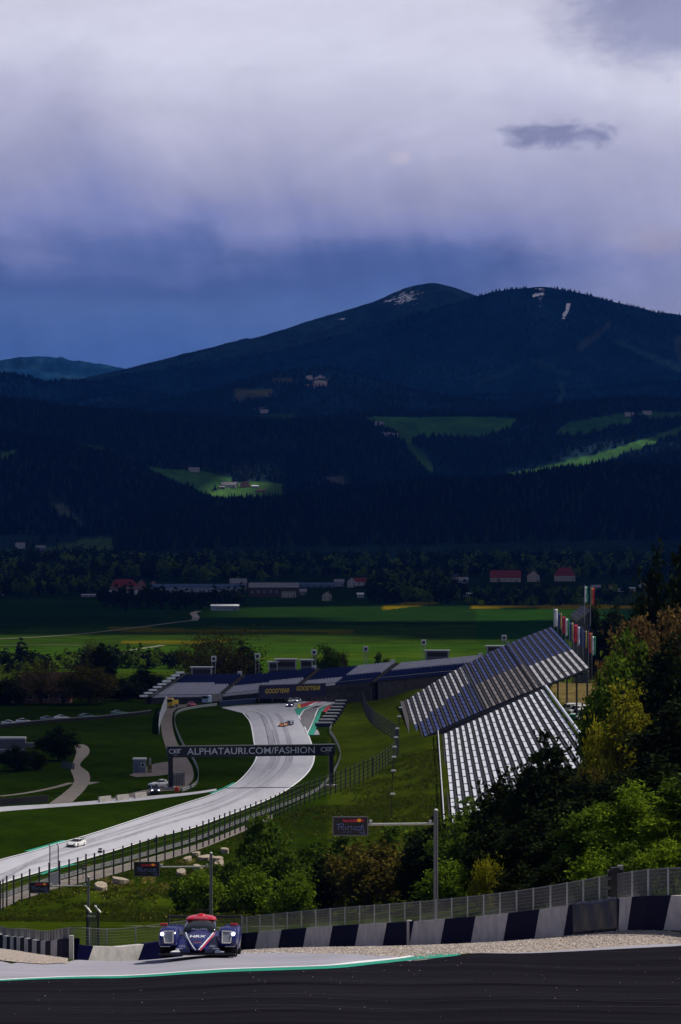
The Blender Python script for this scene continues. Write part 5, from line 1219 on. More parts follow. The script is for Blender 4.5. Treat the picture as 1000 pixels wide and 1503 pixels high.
near = lmp('navy prototype racing car with red roof and lit headlights cresting the hill', c0+Vector((0, 0, .014)), .0, (.008, .012, .11), 'navy', (.55, .015, .035), True)
near.rotation_euler.x = -R(6.4)
rt = lambda px, py, z=.11: Vector(gp(px, py))+Vector((0, 0, z))
gt_car('white racing coupe with black rear wing alone on the pale straight', rt(112,1243), R(-20), (.72, .72, .70), 'white', lit=False)
lmp('orange and white prototype racing car leading down the straight', rt(415.5,1066.5), R(-8), (.60, .20, .03), 'orange', (.7, .68, .66))
lmp('dark blue prototype racing car tucked behind the orange one', rt(424.5,1064.5), R(-8), (.02, .035, .07), 'slate', (.02, .035, .07))
gt_car('purple racing coupe with glowing headlights leaving the first corner', rt(426,1037.5), R(-4), (.05, .02, .12), 'purple', lit=True)
gt_car('white racing coupe on the outside of a pair leaving the first corner', rt(425.5,1031.8), R(-6), (.75, .75, .74), 'white', group='white coupes leaving the corner')
gt_car('pale coupe with blue roofline beside the white coupe in the corner', rt(435.5,1031.2), R(-12), (.55, .58, .70), 'paleblue', lit=True, group='white coupes leaving the corner')
gt_car('red course car parked at the top of the service road', rt(282,1037,.08), R(15), (.50, .02, .05), 'red', wing=False, cat='car', name='parked_car')
o = gt_car('silver white estate car parked under the gantry end', rt(235,1156,.08), R(-60), (.60, .62, .66), 'silver', wing=False, cat='car', name='parked_car')
o.scale = (1.05, 1.05, 1.25)
o = gt_car('black car with lit headlamps beside the concrete blocks', rt(228,1165,.08), R(5), (.012, .013, .016), 'black', wing=False, lit=True, cat='car', name='parked_car'); o.scale = (1, .95, 1.3)
for i, (px, py, col, nm, lb) in enumerate(((-12,1059,(.03,.03,.04),'charcoal','charcoal car behind the dark wall at its far left'), (15,1057,(.55,.56,.60),'silver','silver car behind the dark wall near the shrubs'), (36,1056,(.60,.62,.66),'silver','pale car parked next to the silver one behind the dark wall'), (72,1053,(.16,.18,.24),'steel','steel grey car behind the middle of the dark wall'), (92,1052,(.5,.52,.55),'silver','silver car beyond the steel grey one behind the wall'), (128,1048,(.05,.12,.15),'teal','dark teal car behind the right part of the dark wall'), (175,1042,(.06,.16,.17),'teal2','teal car at the right end of the dark wall'))):
    o = gt_car(lb, gd(px, FOC*58/(np.interp(px, [-40,0,60,120,200], [1071,1068,1062,1057.5,1050])-HOR)+5), R(80+7*i), col, nm, group='cars parked behind the dark wall', wing=False, cat='car', name='parked_car'); o.scale = (1, 1, 1.15)
for i, (px, py, col, nm, lb) in enumerate(((524,1020,(.03,.08,.40),'bright_blue','bright blue car behind the tyre barrier end'), (538,1018,(.05,.10,.22),'midblue','mid blue car next to the bright blue one'), (549,1017,(.7,.7,.7),'white','white car parked next to the two blue cars'))):
    o = gt_car(lb, gd(px, 1013+i*3), R(70), col, nm, group='cars beyond the first corner', wing=False, cat='car', name='parked_car')
def truck(lb, loc, rz, cab, cnm, load, box, group=None, cat='truck', nm='recovery_truck'):
    o = thing(nm, lb, cat, loc, rz, group); cm = paint_mat(cnm, cab)
    MB().loft([rsec(y, 1.15, .55, z, .08, .95) for y, z in ((-3.2, 1.7), (-3.0, 2.55), (-1.5, 2.7), (-1.3, 2.6))]).build('cab', cm, o, bevel=.04)
    MB().box((0, -3.14, 2.0), (1.9, .12, .75)).build('windscreen', m_glass, o); MB().box((0, .9, .75), (2.2, 6.0, .3)).build('chassis', m_frame, o)
    MB().box((0, 1.2, .9+box/2), (2.3, 4.6, box)).build('load_bed', load, o, bevel=.04); MB().box((0, -3.2, .75), (2.2, .2, .4)).build('bumper', cm, o)
    wheels(o, .95, 4.4, .45, .3)
    for s_ in (-1, 1): MB().box((s_*.8, -3.26, 1.05), (.3, .08, .2)).build('headlight', m_lens, o); MB().box((s_*1.3, -3.0, 2.1), (.12, .2, .5)).build('mirror', m_carbon, o)
    MB().box((0, -2.2, 2.8), (1.2, .3, .18)).build('beacon_bar', mat('beacon_red', (.5, .04, .02), .4), o)
truck('yellow recovery truck parked at the top of the service road', rt(252,1038.5,.08), R(-12), (.62, .42, .02), 'yellow', mat('truck_bed_yellow', (.45, .32, .02), .5), 1.0)
truck('white and blue box van at the end of the oval guard rail', rt(311,1033.5,.08), R(-35), (.35, .45, .62), 'vanblue', mat('van_box_grey', (.16, .16, .17), .6), 2.0, cat='van', nm='box_van')
def van(lb, loc, rz, group):
    o = thing('panel_van', lb, 'van', loc, rz, group); pm_ = paint_mat('van_white', (.72, .73, .75))
    MB().loft([rsec(y, 1.0, .35, z, .06, .92) for y, z in ((-2.9,.95),(-2.75,1.15),(-1.95,1.45),(-1.3,2.35),(-.8,2.5),(2.7,2.5),(2.85,2.3))]).build('body', pm_, o, bevel=.05)
    MB().loft([[(-.8, -1.98, 1.49), (.8, -1.98, 1.49), (.74, -1.33, 2.30), (-.74, -1.33, 2.30)], [(-.8, -1.93, 1.43), (.8, -1.93, 1.43), (.74, -1.28, 2.24), (-.74, -1.28, 2.24)]]).build('windscreen', m_glass, o)
    for s_ in (-1, 1):
        MB().loft([[(s_*1.005, -1.8, 1.45), (s_*1.005, -.5, 1.45), (s_*.985, -.5, 2.1), (s_*.985, -1.25, 2.1)], [(s_*.96, -1.8, 1.45), (s_*.96, -.5, 1.45), (s_*.94, -.5, 2.1), (s_*.94, -1.25, 2.1)]]).build('side_window', m_glass, o)
        MB().box((s_*.8, -2.82, .95), (.3, .12, .22)).build('headlight', m_lens, o); MB().box((s_*1.12, -1.7, 1.6), (.14, .12, .3)).build('mirror', m_carbon, o)
    MB().box((0, -2.9, .5), (1.8, .14, .25)).build('bumper', m_carbon, o); wheels(o, .9, 3.6, .36, .25)
for i, (px, py, d, lb) in enumerate(((838,1031,850,'white panel van partly hidden by the covered stand columns'), (851,1036,842,'tallest white panel van in the row behind the stands'), (854,1043,826,'white panel van with green side skip in front of it'), (862,1050,812,'white panel van beside the yellow bush'))):
    p = gd(px, d); van(lb, p, R(-75+i*4), 'white vans parked behind the stands')
p = gd(842, 820); o = thing('skip_container', 'green skip container between the white vans', 'skip', p, .3); MB().box((0, 0, .7), (3.4, 1.7, 1.3), top=1.08).build('tub', mat('skip_green', (.02, .22, .13), .5), o, bevel=.04); MB().box((0, 0, 1.4), (3.8, 1.95, .1)).build('rim', mat('skip_rim', (.03, .26, .15), .5), o)

# ================================================================ TREES
m_bark = mat('bark', (.045, .034, .026), .95, var=.3, scale=2, bump=.5); m_barkp = mat('pale_bark', (.12, .10, .08), .9, var=.3, scale=2)
LM = {'green': leaf_mat('leaf_green', (0.0546, 0.0975, 0.0078), (0.1463, 0.2048, 0.0156), .4), 'dark': leaf_mat('leaf_dark', (0.0108, 0.0180, 0.0036), (0.0270, 0.0360, 0.0054), .25),
      'olive': leaf_mat('leaf_olive', (0.0737, 0.0632, 0.0105), (0.1492, 0.1158, 0.0157), .35), 'yellow': leaf_mat('leaf_yellow', (0.1437, 0.1437, 0.0086), (0.2875, 0.2587, 0.0115), .45),
      'fresh': leaf_mat('leaf_fresh', (0.0975, 0.1658, 0.0078), (0.2535, 0.3315, 0.0195), .45), 'brown': leaf_mat('leaf_brown', (0.1170, 0.0702, 0.0234), (0.1950, 0.1287, 0.0390), .35)}
def quads(c, s, rg, up=.35):
    n = len(c); a = rg.randn(n, 3); a[:, 2] *= .8; a /= np.linalg.norm(a, axis=1)[:, None]; b = np.cross(a, rg.randn(n, 3)); b /= np.linalg.norm(b, axis=1)[:, None]
    s = s[:, None]; V = np.stack([c-a*s, c+b*s*.55, c+a*s, c-b*s*.55], 1).reshape(-1, 3); return V, np.arange(n*4).reshape(n, 4)
def tree_kind(seed, h, r, leaf, nclump, nleaf, lsize, z0=.18, bark=None, shape='round', limbs=14, fill=.55, spread=.16):
    rg = np.random.RandomState(seed); rd = random.Random(seed); tr = MB()
    top = h*(.72 if shape != 'tall' else .9)
    tp = [(0, 0, -.4), (rd.uniform(-.1, .1)*r*.3, rd.uniform(-.1, .1)*r*.3, top*.35), (rd.uniform(-.2, .2)*r*.4, rd.uniform(-.2, .2)*r*.4, top*.7), (rd.uniform(-.2, .2)*r*.5, 0, top)]
    tr.tube(tp, [h*.022, h*.017, h*.010, h*.003], 7)
    cz = h*(z0+(1-z0)/2); rz_ = h*(1-z0)/2; cl = []
    while len(cl) < nclump:
        d = rg.randn(3); d /= np.linalg.norm(d); lob = .52+.68*vnoise(d[0]*2.4+seed+9, d[1]*2.4+d[2]*2.9+20)
        q = d*(rg.rand()**fill)*lob*1.12
        zz = q[2]
        if shape == 'tall': k = 1-.55*max(0, zz)
        elif shape == 'dome': k = 1.0; zz = zz if zz > 0 else zz*.8
        else: k = 1.0
        cl.append((q[0]*r*k, q[1]*r*k, cz+zz*rz_))
    cl = np.array(cl)
    for k in range(limbs):
        t = cl[rg.randint(nclump)]; zb = min(max(h*.12, t[2]*rd.uniform(.35, .6)), top*.9); f = zb/top
        b0 = np.array([np.interp(zb, [p[2] for p in tp], [p[0] for p in tp]), np.interp(zb, [p[2] for p in tp], [p[1] for p in tp]), zb]); mid = (b0+t)/2+np.array([0, 0, h*.04])
        tr.tube([b0, mid, t], [h*.008*(1-f*.5), h*.005*(1-f*.4), h*.0015], 5)
    ce = np.repeat(cl, nleaf, 0); c = ce+rg.randn(len(ce), 3)*np.array([r*spread, r*spread, r*spread*.8])*np.repeat(rg.uniform(.45, 1.15, nclump), nleaf)[:, None]; c[:, 2] = np.maximum(c[:, 2], .15)
    V, F = quads(c, lsize*rg.uniform(.4, 1.5, len(c)), rg)
    return {'h': h, 'r': r, 'trunk': tr.mesh('trunk', bark or m_bark, True), 'crown': np_mesh('crown', V, F, LM[leaf], None, False)}
TK = {'bush': tree_kind(1, 10, 4.6, 'green', 150, 60, .30, .04, shape='round', fill=.5), 'bush2': tree_kind(2, 10, 4.6, 'fresh', 130, 60, .28, .02),
      'olive': tree_kind(3, 9.5, 5.4, 'olive', 180, 60, .26, .03, shape='dome', fill=.45, spread=.13), 'young': tree_kind(4, 14, 4.2, 'yellow', 90, 34, .26, .32, limbs=26, fill=.7, spread=.15),
      'darkbroad': tree_kind(5, 18, 6.5, 'dark', 210, 60, .42, .06, limbs=20), 'greenbroad': tree_kind(6, 17, 6.0, 'green', 210, 60, .36, .08, limbs=22), 'brownbroad': tree_kind(7, 17, 6.0, 'brown', 190, 55, .34, .12, limbs=26, fill=.6),
      'freshbroad': tree_kind(8, 15, 5.0, 'fresh', 170, 55, .30, .10, limbs=20), 'willow': tree_kind(9, 14, 7.5, 'olive', 200, 34, .17, .12, limbs=90, fill=.5, spread=.14), 'yellowbush': tree_kind(10, 8, 4.2, 'yellow', 110, 40, .24, .05, limbs=18, fill=.6),
      'poplar': tree_kind(12, 20, 4.0, 'dark', 170, 60, .40, .05, shape='tall')}
def tree(kind, px, d, ytop, wpx, lb, name='broadleaf_tree', grp=None, sink=0.0, ybase=None):
    k = TK[kind]; b = gd(px, d); ht = (HOR+(ZC-b.z)*FOC/d-ytop)*d/FOC; s = ht/k['h']; sx = wpx*d/FOC/2/k['r']
    o = thing(name, lb, 'bush' if 'shrub' in name else 'tree', b-Vector((0, 0, sink)), random.uniform(0, 6.28), grp); o.scale = (sx, sx, s)
    inst('trunk', k['trunk'], o); inst('crown', k['crown'], o); return o
random.seed(33)
g1 = 'trees on the wooded hillside'; g2 = 'bushes on the slope behind the wall'; g3 = 'trees left of the corner stand'
for a in (
 ('poplar',1004,500,812,70,'tallest near black tree at the crest of the wooded hillside'), ('darkbroad',966,490,838,80,'near black tree stepping down beside the tallest one'), ('darkbroad',1040,470,830,120,'dark tree beyond the tallest hillside tree'), ('darkbroad',935,520,905,60,'dark outlying tree above the brownish canopy'),
 ('brownbroad',955,440,898,110,'large tree with brownish young leaves below the near black trees'), ('brownbroad',1005,430,884,110,'brownish leafed tree against the near black tree'), ('brownbroad',905,455,958,80,'smaller brown green tree at the hillside edge by the vans'), ('greenbroad',930,425,945,110,'fresh green tree standing in front of the brownish canopy'),
 ('greenbroad',893,415,985,84,'green tree overhanging the white vans'), ('darkbroad',985,400,960,140,'dark tree filling the hillside below the brown canopy'), ('darkbroad',1000,340,1040,150,'deep shaded tree right of the yellow leafed tree'), ('young',916,372,1006,96,'slender yellow leafed tree with visible dark stem'), ('yellowbush',884,388,1052,66,'yellow green bush below the white vans'), ('yellowbush',908,372,1070,80,'second yellow green bush under the slender yellow tree'),
 ('darkbroad',800,335,1098,130,'black shaded tree overlapping the aluminium stand'), ('darkbroad',742,345,1150,110,'dark tree at the foot of the aluminium stand'), ('darkbroad',858,330,1150,110,'dark tree between the aluminium stand and the yellow bushes'), ('olive',868,350,1128,80,'olive tree rising behind the dark trees'), ('darkbroad',900,310,1150,130,'dark tree under the slender yellow tree'), ('darkbroad',960,300,1120,140,'wide dark tree above the fresh green one'),
 ('freshbroad',925,262,1150,112,'fresh green leafy tree above the mesh fence on the right'), ('freshbroad',985,250,1180,110,'bright green tree next to the mesh fence at the hill side'), ('greenbroad',870,272,1185,100,'green tree with gaps above the signal lamp unit'), ('greenbroad',1030,245,1130,120,'green tree beyond the bright green one'), ('darkbroad',780,280,1200,120,'black tree right behind the mesh fence'), ('darkbroad',840,275,1215,110,'shaded tree left of the signal lamp unit'), ('darkbroad',728,300,1215,100,'shaded tree behind the light panel mast'), ('yellowbush',712,268,1255,46,'thin yellow green sapling in front of the black trees'),
 ('bush2',880,205,1252,86,'low fresh bush hugging the mesh fence by the signal lamp'), ('bush',935,195,1242,90,'low green bush along the mesh fence under the fresh trees'), ('bush2',990,185,1235,90,'low bright bush along the mesh fence at the hill foot'), ('bush',1050,180,1220,100,'low green bush beyond the bright fence bush'), ('darkbroad',820,225,1262,90,'low dark bush between signal lamp and yellow sapling'), ('darkbroad',765,245,1275,80,'low black bush behind the mesh fence')):
    tree(*a, grp=g1)
for a in (
 ('bush',390,478,1203,84,'tall green bush above the dark olive ones'), ('bush',345,472,1262,70,'green bush behind the middle light panel mast'), ('bush2',300,462,1278,62,'fresh bush at the edge of the grass slope'), ('bush',270,466,1290,44,'low dark green bush on the slope grass'), ('bush2',372,455,1276,80,'leafy fresh bush in front of the tall green bush'), ('bush2',432,448,1283,66,'bright fresh bush left of the round olive one'), ('bush',460,478,1240,80,'green bush between the tall bush and the olive bush'), ('bush',420,468,1250,70,'mid green bush below the tall one'),
 ('olive',546,462,1238,132,'large round olive brown bush in front of the light panel'), ('bush',515,488,1226,80,'green bush under the large light panel'), ('bush',590,490,1214,90,'green bush behind the olive brown one'), ('darkbroad',640,440,1212,110,'dark bush behind the tall light panel mast'), ('bush',680,400,1210,86,'green bush right of the tall mast'), ('bush2',655,380,1265,80,'fresh bush at the foot of the tall mast'), ('greenbroad',700,420,1180,100,'green tree at the near corner of the aluminium stand'), ('bush',620,470,1218,60,'small green bush beside the tall mast'), ('bush2',700,330,1262,60,'low fresh bush by the mesh fence'), ('darkbroad',480,470,1262,70,'dark bush against the olive one'), ('darkbroad',610,440,1262,70,'shaded bush right of the olive one')):
    tree(*a, name='leafy_shrub', grp=g2)
for a in (('darkbroad',86,770,1070,58,'dark round bush on the infield beside the footpath bend','leafy_shrub'), ('darkbroad',22,740,1098,50,'shaded shrub in front of the container cabin','leafy_shrub'), ('darkbroad',50,745,1104,40,'shaded shrub between container and round bush','leafy_shrub'),
 ('willow',60,985,968,120,'sprawling bare branched tree behind the parked cars','bare_tree'), ('olive',130,985,978,90,'olive green tree next to the bare branched one','broadleaf_tree'), ('darkbroad',10,985,1002,70,'dark tree at the left of the parked cars','broadleaf_tree'), ('darkbroad',178,1010,1000,80,'dark tree left of the corner stand end','broadleaf_tree'), ('darkbroad',215,1040,984,70,'dark tree behind the stepped stand end','broadleaf_tree'), ('brownbroad',95,1010,995,70,'brownish tree among the dark trees by the parked cars','broadleaf_tree'), ('poplar',150,1060,948,46,'upright dark tree above the olive green one','broadleaf_tree'), ('willow',135,1080,935,40,'thin reddish bare tree against the lit field','bare_tree'),
 ('willow',325,1060,918,130,'large bare willow rising behind the corner stand','bare_tree'), ('willow',290,1070,935,80,'smaller bare willow beside the large one','bare_tree'), ('bush',480,1070,952,46,'round green bush behind the corner stand','broadleaf_tree'), ('olive',500,1075,958,30,'small olive bush behind the corner stand','broadleaf_tree'), ('darkbroad',355,1075,950,60,'dark bush at the foot of the large willow','broadleaf_tree'), ('bush',560,1080,962,30,'small green bush behind the corner stand right part','broadleaf_tree'), ('darkbroad',875,1015,895,60,'dark tree behind the flag row','broadleaf_tree'), ('darkbroad',905,1000,900,60,'dark tree beside the earth path behind the flags','broadleaf_tree')):
    tree(*a[:6], name=a[6], grp=g3)
# valley trees: small individuals, then the belts that read as one mass
TK['valley1'] = tree_kind(41, 13, 5.5, 'dark', 40, 14, 1.0, .05, limbs=4); TK['valley2'] = tree_kind(42, 13, 5.0, 'green', 40, 14, .95, .06, limbs=4); TK['valley3'] = tree_kind(43, 15, 3.4, 'dark', 40, 14, .9, .05, limbs=4, shape='tall'); TK['valley4'] = tree_kind(44, 11, 5, 'fresh', 40, 14, .9, .05, limbs=4)
def vtree(kind, px, ybase, hpx, lb, grp):
    d = ZC*FOC/(ybase-HOR); k = TK[kind]; s = hpx*d/FOC/k['h']; o = thing('field_tree', lb, 'tree', gd(px, d), random.uniform(0, 6), grp); o.scale = (s, s, s); inst('trunk', k['trunk'], o); inst('crown', k['crown'], o)
for a in (('valley3',30,985,42,'pair of dark pointed trees at the hedge, the taller'), ('valley3',38,984,34,'pair of dark pointed trees at the hedge, the shorter'), ('valley1',162,982,34,'dark hedge tree left of the field lane'), ('valley2',190,980,30,'green hedge tree by the field lane'), ('valley1',10,984,26,'low dark hedge tree at the hedge end')): vtree(*a, 'hedge trees on the field edge')
for i in range(26):
    px = 152+i*8.2+random.uniform(-3, 3); yb = 893+random.uniform(-4, 4)-max(0, (px-230)*.02)
    vtree(random.choice(('valley1', 'valley3', 'valley1')), px, yb, random.uniform(20, 34), 'dark tree of the row in front of the long factory', 'dark trees before the factory')
for i in range(18):
    px = 540+i*8+random.uniform(-3, 3); vtree(random.choice(('valley1', 'valley2', 'valley1')), px, 884+random.uniform(-3, 3), random.uniform(18, 34), 'dark tree of the clump between the town and the red roofs', 'dark trees between town and red roofs')
for i in range(16): vtree('valley1', 700+i*13+random.uniform(-4, 4), 887+random.uniform(-1.5, 1.5), random.uniform(10, 22), 'dark tree lining the rapeseed field', 'dark trees lining the rapeseed field')
pats = [source('belt_tree_pattern', (lambda k: k['crown'])(TK[n])) for n in ('valley1', 'valley1', 'valley2', 'valley3')]+[source('belt_tree_pattern', TK['valley4']['crown'])]
def belt(name, specs, seed):
    rg = np.random.RandomState(seed); Q = []; H = []
    for (x0, x1, y0, y1, n, h0, h1) in specs:
        px = rg.uniform(x0, x1, n); yy = rg.uniform(y0, y1, n); d = ZC*FOC/(yy-HOR); x = (px-500)*d/FOC; Q.append(np.stack([x, d, ground(x, d)], -1)); H.append(rg.uniform(h0, h1, n))
    Q = np.concatenate(Q); H = np.concatenate(H)/13; rr = np.zeros_like(Q); rr[:, 2] = rg.uniform(0, 6.28, len(Q))
    return scatter(name, Q, rr, np.stack([H*1.15, H*1.15, H], -1), pats, seed=seed)
belt('valley_woodland', [(-150,1150,826,838,420,12,20), (-150,420,838,852,420,10,18), (360,600,838,846,120,7,11), (560,1150,838,850,300,9,16), (-150,160,852,876,340,8,15), (600,1150,868,882,160,5,10), (540,660,850,884,170,9,16), (-150,400,821,828,160,10,16), (600,1150,821,826,120,9,15)], 5)
belt('field_hedge', [(-200,120,974,986,150,4,8), (120,275,972,982,110,4,8), (-200,60,986,992,60,3,6), (680,1000,886,890,90,4,8)], 6)
belt('scrub_hedge', [(-150,240,1000,1004,1,3,5)], 7)
rgx = np.random.RandomState(8); Q = []
for px0, px1, d0, d1, n in ((-200,215,1020,1075,120), (330,690,1075,1120,110), (-150,120,1000,1030,50)):
    px = rgx.uniform(px0, px1, n); d = rgx.uniform(d0, d1, n); x = (px-500)*d/FOC; Q.append(np.stack([x, d, ground(x, d)], -1))
Q = np.concatenate(Q); H = rgx.uniform(3, 6.5, len(Q))/13; rr = np.zeros_like(Q); rr[:, 2] = rgx.uniform(0, 6, len(Q)); scatter('bank_scrub', Q, rr, np.stack([H*1.5, H*1.5, H], -1), pats, seed=8)
belt('foothill_copses', [(-120,170,818,824,60,9,15), (60,165,800,803,1,8,10)], 9)

# rough grass and dandelions on the slope and banks
def tuft(seed, m):
    rd = random.Random(seed); mb = MB()
    for k in range(9):
        a = rd.uniform(0, 6.28); r0 = rd.uniform(0, .4); l = rd.uniform(.5, 1.0); x, y = r0*math.cos(a), r0*math.sin(a); b = rd.uniform(0, 6.28)
        mb.add([(x-.07*math.cos(b), y-.07*math.sin(b), 0), (x+.07*math.cos(b), y+.07*math.sin(b), 0), (x+.35*math.cos(a), y+.35*math.sin(a), l)], [(0,1,2)])
    return mb.mesh('grass_tuft', m)
LM['gr1'] = leaf_mat('grass_blade', (.040, .062, .004), (.085, .105, .008), .4); LM['gr2'] = leaf_mat('grass_blade_dry', (.075, .075, .010), (.14, .12, .02), .4); LM['gr3'] = leaf_mat('grass_blade_deep', (.016, .032, .002), (.035, .055, .004), .3); LM['fl'] = leaf_mat('dandelion', (.5, .40, .02), (.65, .6, .3), .2)
tps_ = [source('tuft_pattern', tuft(i, LM[k])) for i, k in enumerate(('gr1', 'gr1', 'gr3', 'gr2'))]
rgt = np.random.RandomState(77); N = 60000; px = rgt.uniform(-60, 760, N); d = np.sqrt(rgt.uniform(395**2, 790**2, N)); x = (px-500)*d/FOC; z = ground(x, d); yy = HOR+(ZC-z)*FOC/d
fence_y = np.interp(px, [-60, 0, 60, 120, 170, 230, 290, 350, 400, 450, 500, 548, 585, 760], [1354, 1336, 1314, 1298, 1285, 1268, 1250, 1226, 1205, 1184, 1165, 1144, 1110, 1060])
standx = np.interp(px, [640, 760], [1078, 1040]); inside = (px > 645) & (d > 575)
ok = (yy > fence_y) & ~inside & (fbm(x/6, d/12, 3) > -.25)
x, d, z = x[ok], d[ok], z[ok]; s = rgt.uniform(.22, .6, len(x))*(1+.6*(fbm(x/9+4, d/18, 3))); rr = np.zeros((len(x), 3)); rr[:, 2] = rgt.uniform(0, 6.28, len(x))
scatter('rough_grass', np.stack([x, d, z], -1), rr, np.stack([s*1.3, s*1.3, s], -1), tps_, seed=12)
N = 2600; px = rgt.uniform(-60, 650, N); d = np.sqrt(rgt.uniform(430**2, 780**2, N)); x = (px-500)*d/FOC; z = ground(x, d); yy = HOR+(ZC-z)*FOC/d
ok = (yy > np.interp(px, [-60, 0, 120, 230, 350, 450, 548, 585, 760], [1354, 1336, 1298, 1268, 1226, 1184, 1144, 1110, 1060])) & (fbm(x/11, d/22, 3) > .12); x, d, z = x[ok], d[ok], z[ok]; s = rgt.uniform(.05, .13, len(x)); rr = np.zeros((len(x), 3)); rr[:, 2] = rgt.uniform(0, 6, len(x))
scatter('dandelion_heads', np.stack([x, d, z+.25], -1), rr, np.stack([s]*3, -1), [source('dandelion_pattern', pebble(3, LM['fl']))], seed=13)

# ================================================================ HOUSES
WALLC = {'cream': (.52, .46, .36), 'white': (.60, .58, .56), 'brown': (.10, .07, .05), 'blue': (.12, .17, .26), 'grey': (.24, .24, .26), 'pink': (.40, .20, .17), 'pale': (.36, .40, .48)}
ROOFC = {'red': (.16, .026, .026), 'dark': (.035, .032, .035), 'white': (.62, .62, .64), 'grey': (.20, .19, .20), 'brown': (.12, .06, .045), 'blue': (.05, .08, .14)}
WM = {k: mat('plaster_'+k, tuple(c_*.65 for c_ in v), .85, var=.12, scale=.4) for k, v in WALLC.items()}; RM = {k: mat('roofing_'+k, v, .8, var=.2, scale=.5) for k, v in ROOFC.items()}
m_winw = mat('window_frame_white', (.6, .6, .6), .6)
def house(b, wd, dp, h, rh, wall, roof, lb, nwin=3, floors=1, hip=False, gable_front=False, rz=0.0, chimney=True, grp=None, cat='house', name='house', door=True):
    o = thing(name, lb, cat, b, rz, grp); MB().box((0, 0, h/2-.3), (wd, dp, h+.6)).build('wall', WM[wall], o)
    e = .5; x, y = wd/2+e, dp/2+e; rf = MB()
    if rh > 0:
        if gable_front: vs = [(-x, -y, h), (x, -y, h), (x, y, h), (-x, y, h), (0, -y, h+rh), (0, y, h+rh)]; fs = [(0,4,5,3), (1,2,5,4), (0,1,4), (2,3,5), (3,2,1,0)]
        else:
            k = x*.55 if hip else x; vs = [(-x, -y, h), (x, -y, h), (x, y, h), (-x, y, h), (-k, 0, h+rh), (k, 0, h+rh)]; fs = [(0,1,5,4), (2,3,4,5), (1,2,5), (3,0,4), (3,2,1,0)]
        rf.add(vs, fs)
        if gable_front: MB().add([(-wd/2, -dp/2-.01, h-.02), (wd/2, -dp/2-.01, h-.02), (0, -dp/2-.01, h+rh*.9)], [(0,1,2)]).build('gable', WM[wall], o); rf.v = [(a, b_+(.35 if b_ < 0 else 0), c) if 0 else (a, b_, c) for a, b_, c in rf.v]
    else: rf.box((0, 0, h+.25), (wd+.6, dp+.6, .5))
    ro = rf.build('roof', RM[roof], o)
    if gable_front: ro.location.y = .9
    if chimney and rh > 0: MB().box((wd*.22, dp*.12, h+rh*.8), (.8, .8, 1.8)).build('chimney', WM['grey'], ro)
    for f in range(floors):
        for i in range(nwin):
            xx = -wd/2+wd*(i+.5)/nwin; zz = h*(f+.55)/floors; ww = min(1.6, wd/nwin*.5); hh = min(1.9, h/floors*.5)
            wn = MB().box((xx, -dp/2-.04, zz), (ww, .1, hh)).build('window', m_winw, o); MB().box((xx, -dp/2-.10, zz), (ww*.75, .06, hh*.78)).build('pane', m_glass, wn)
    if door: MB().box((wd*.36, -dp/2-.05, 1.05), (1.1, .1, 2.1)).build('door', WM['brown'], o)
    return o
def vh(px, ybase, wpx, hpx, rpx, *a, **k):
    d = ZC*FOC/(ybase-HOR); s = d/FOC; return house(gd(px, d), wpx*s, max(7, min(14, wpx*s*.5)), hpx*s, rpx*s, *a, **k)
tg = 'houses of the town across the fields'
vh(182, 869, 40, 9, 10, 'pink', 'red', 'big pink house with red hipped roof left of the factory', 5, 2, True, grp=tg)
vh(207, 867, 12, 9, 7, 'pink', 'red', 'narrow red roofed annex of the pink house', 2, 1, gable_front=True, grp=tg)
vh(180, 872, 42, 4, 0, 'white', 'white', 'long white terrace in front of the pink house', 6, 1, grp=tg, cat='building', name='terrace_building')
vh(290, 869, 140, 7, 5, 'pale', 'blue', 'long blue roofed factory hall behind the dark trees', 10, 1, chimney=False, grp='factory halls', cat='factory', name='factory_hall')
vh(402, 876, 72, 14, 7, 'brown', 'grey', 'long dark brown hall with weathered grey roof', 8, 1, chimney=False, grp='factory halls', cat='factory', name='factory_hall')
vh(350, 865, 24, 9, 7, 'pink', 'grey', 'hall end with pink wall beside the brown hall', 2, 1, grp='factory halls', cat='factory', name='factory_hall', chimney=False)
vh(330, 896, 40, 7, 2, 'pale', 'white', 'low white roofed shed alone in the field', 7, 1, chimney=False, cat='shed', name='field_shed', rz=.12)
vh(326, 886, 9, 5, 5, 'brown', 'red', 'small red gabled house behind the white shed', 1, 1, gable_front=True, grp=tg)
vh(376, 876, 18, 6, 0, 'cream', 'dark', 'cream house with two windows by the dark trees', 3, 1, grp=tg); vh(424, 877, 21, 9, 0, 'cream', 'dark', 'cream two storey house with a grid of windows', 5, 2, grp=tg)
vh(480, 882, 14, 8, 6, 'cream', 'brown', 'cream gabled cottage between the dark trees', 2, 1, gable_front=True, grp=tg); vh(516, 862, 12, 8, 6, 'white', 'grey', 'white gabled house beside a red roof', 2, 2, gable_front=True, grp=tg)
vh(528, 860, 20, 6, 6, 'white', 'red', 'white house with bright red roof by the gabled one', 3, 1, grp=tg); vh(498, 861, 14, 7, 4, 'pale', 'grey', 'pale house left of the white gabled one', 2, 1, grp=tg); vh(531, 877, 13, 5, 2, 'white', 'white', 'small white flat building below the red roof', 2, 1, grp=tg); vh(462, 862, 60, 4, 3, 'blue', 'blue', 'low blue hall behind the cottages', 6, 1, grp='factory halls', cat='factory', name='factory_hall', chimney=False)
vh(742, 854, 44, 6, 11, 'cream', 'red', 'long red roofed farmhouse across the fields', 5, 1, grp=tg); vh(783, 854, 18, 9, 8, 'cream', 'red', 'cream gabled wing joined to the long red roof', 2, 2, gable_front=True, grp=tg); vh(829, 853, 30, 8, 12, 'cream', 'red', 'square cream house with high red hipped roof', 5, 1, True, grp=tg)
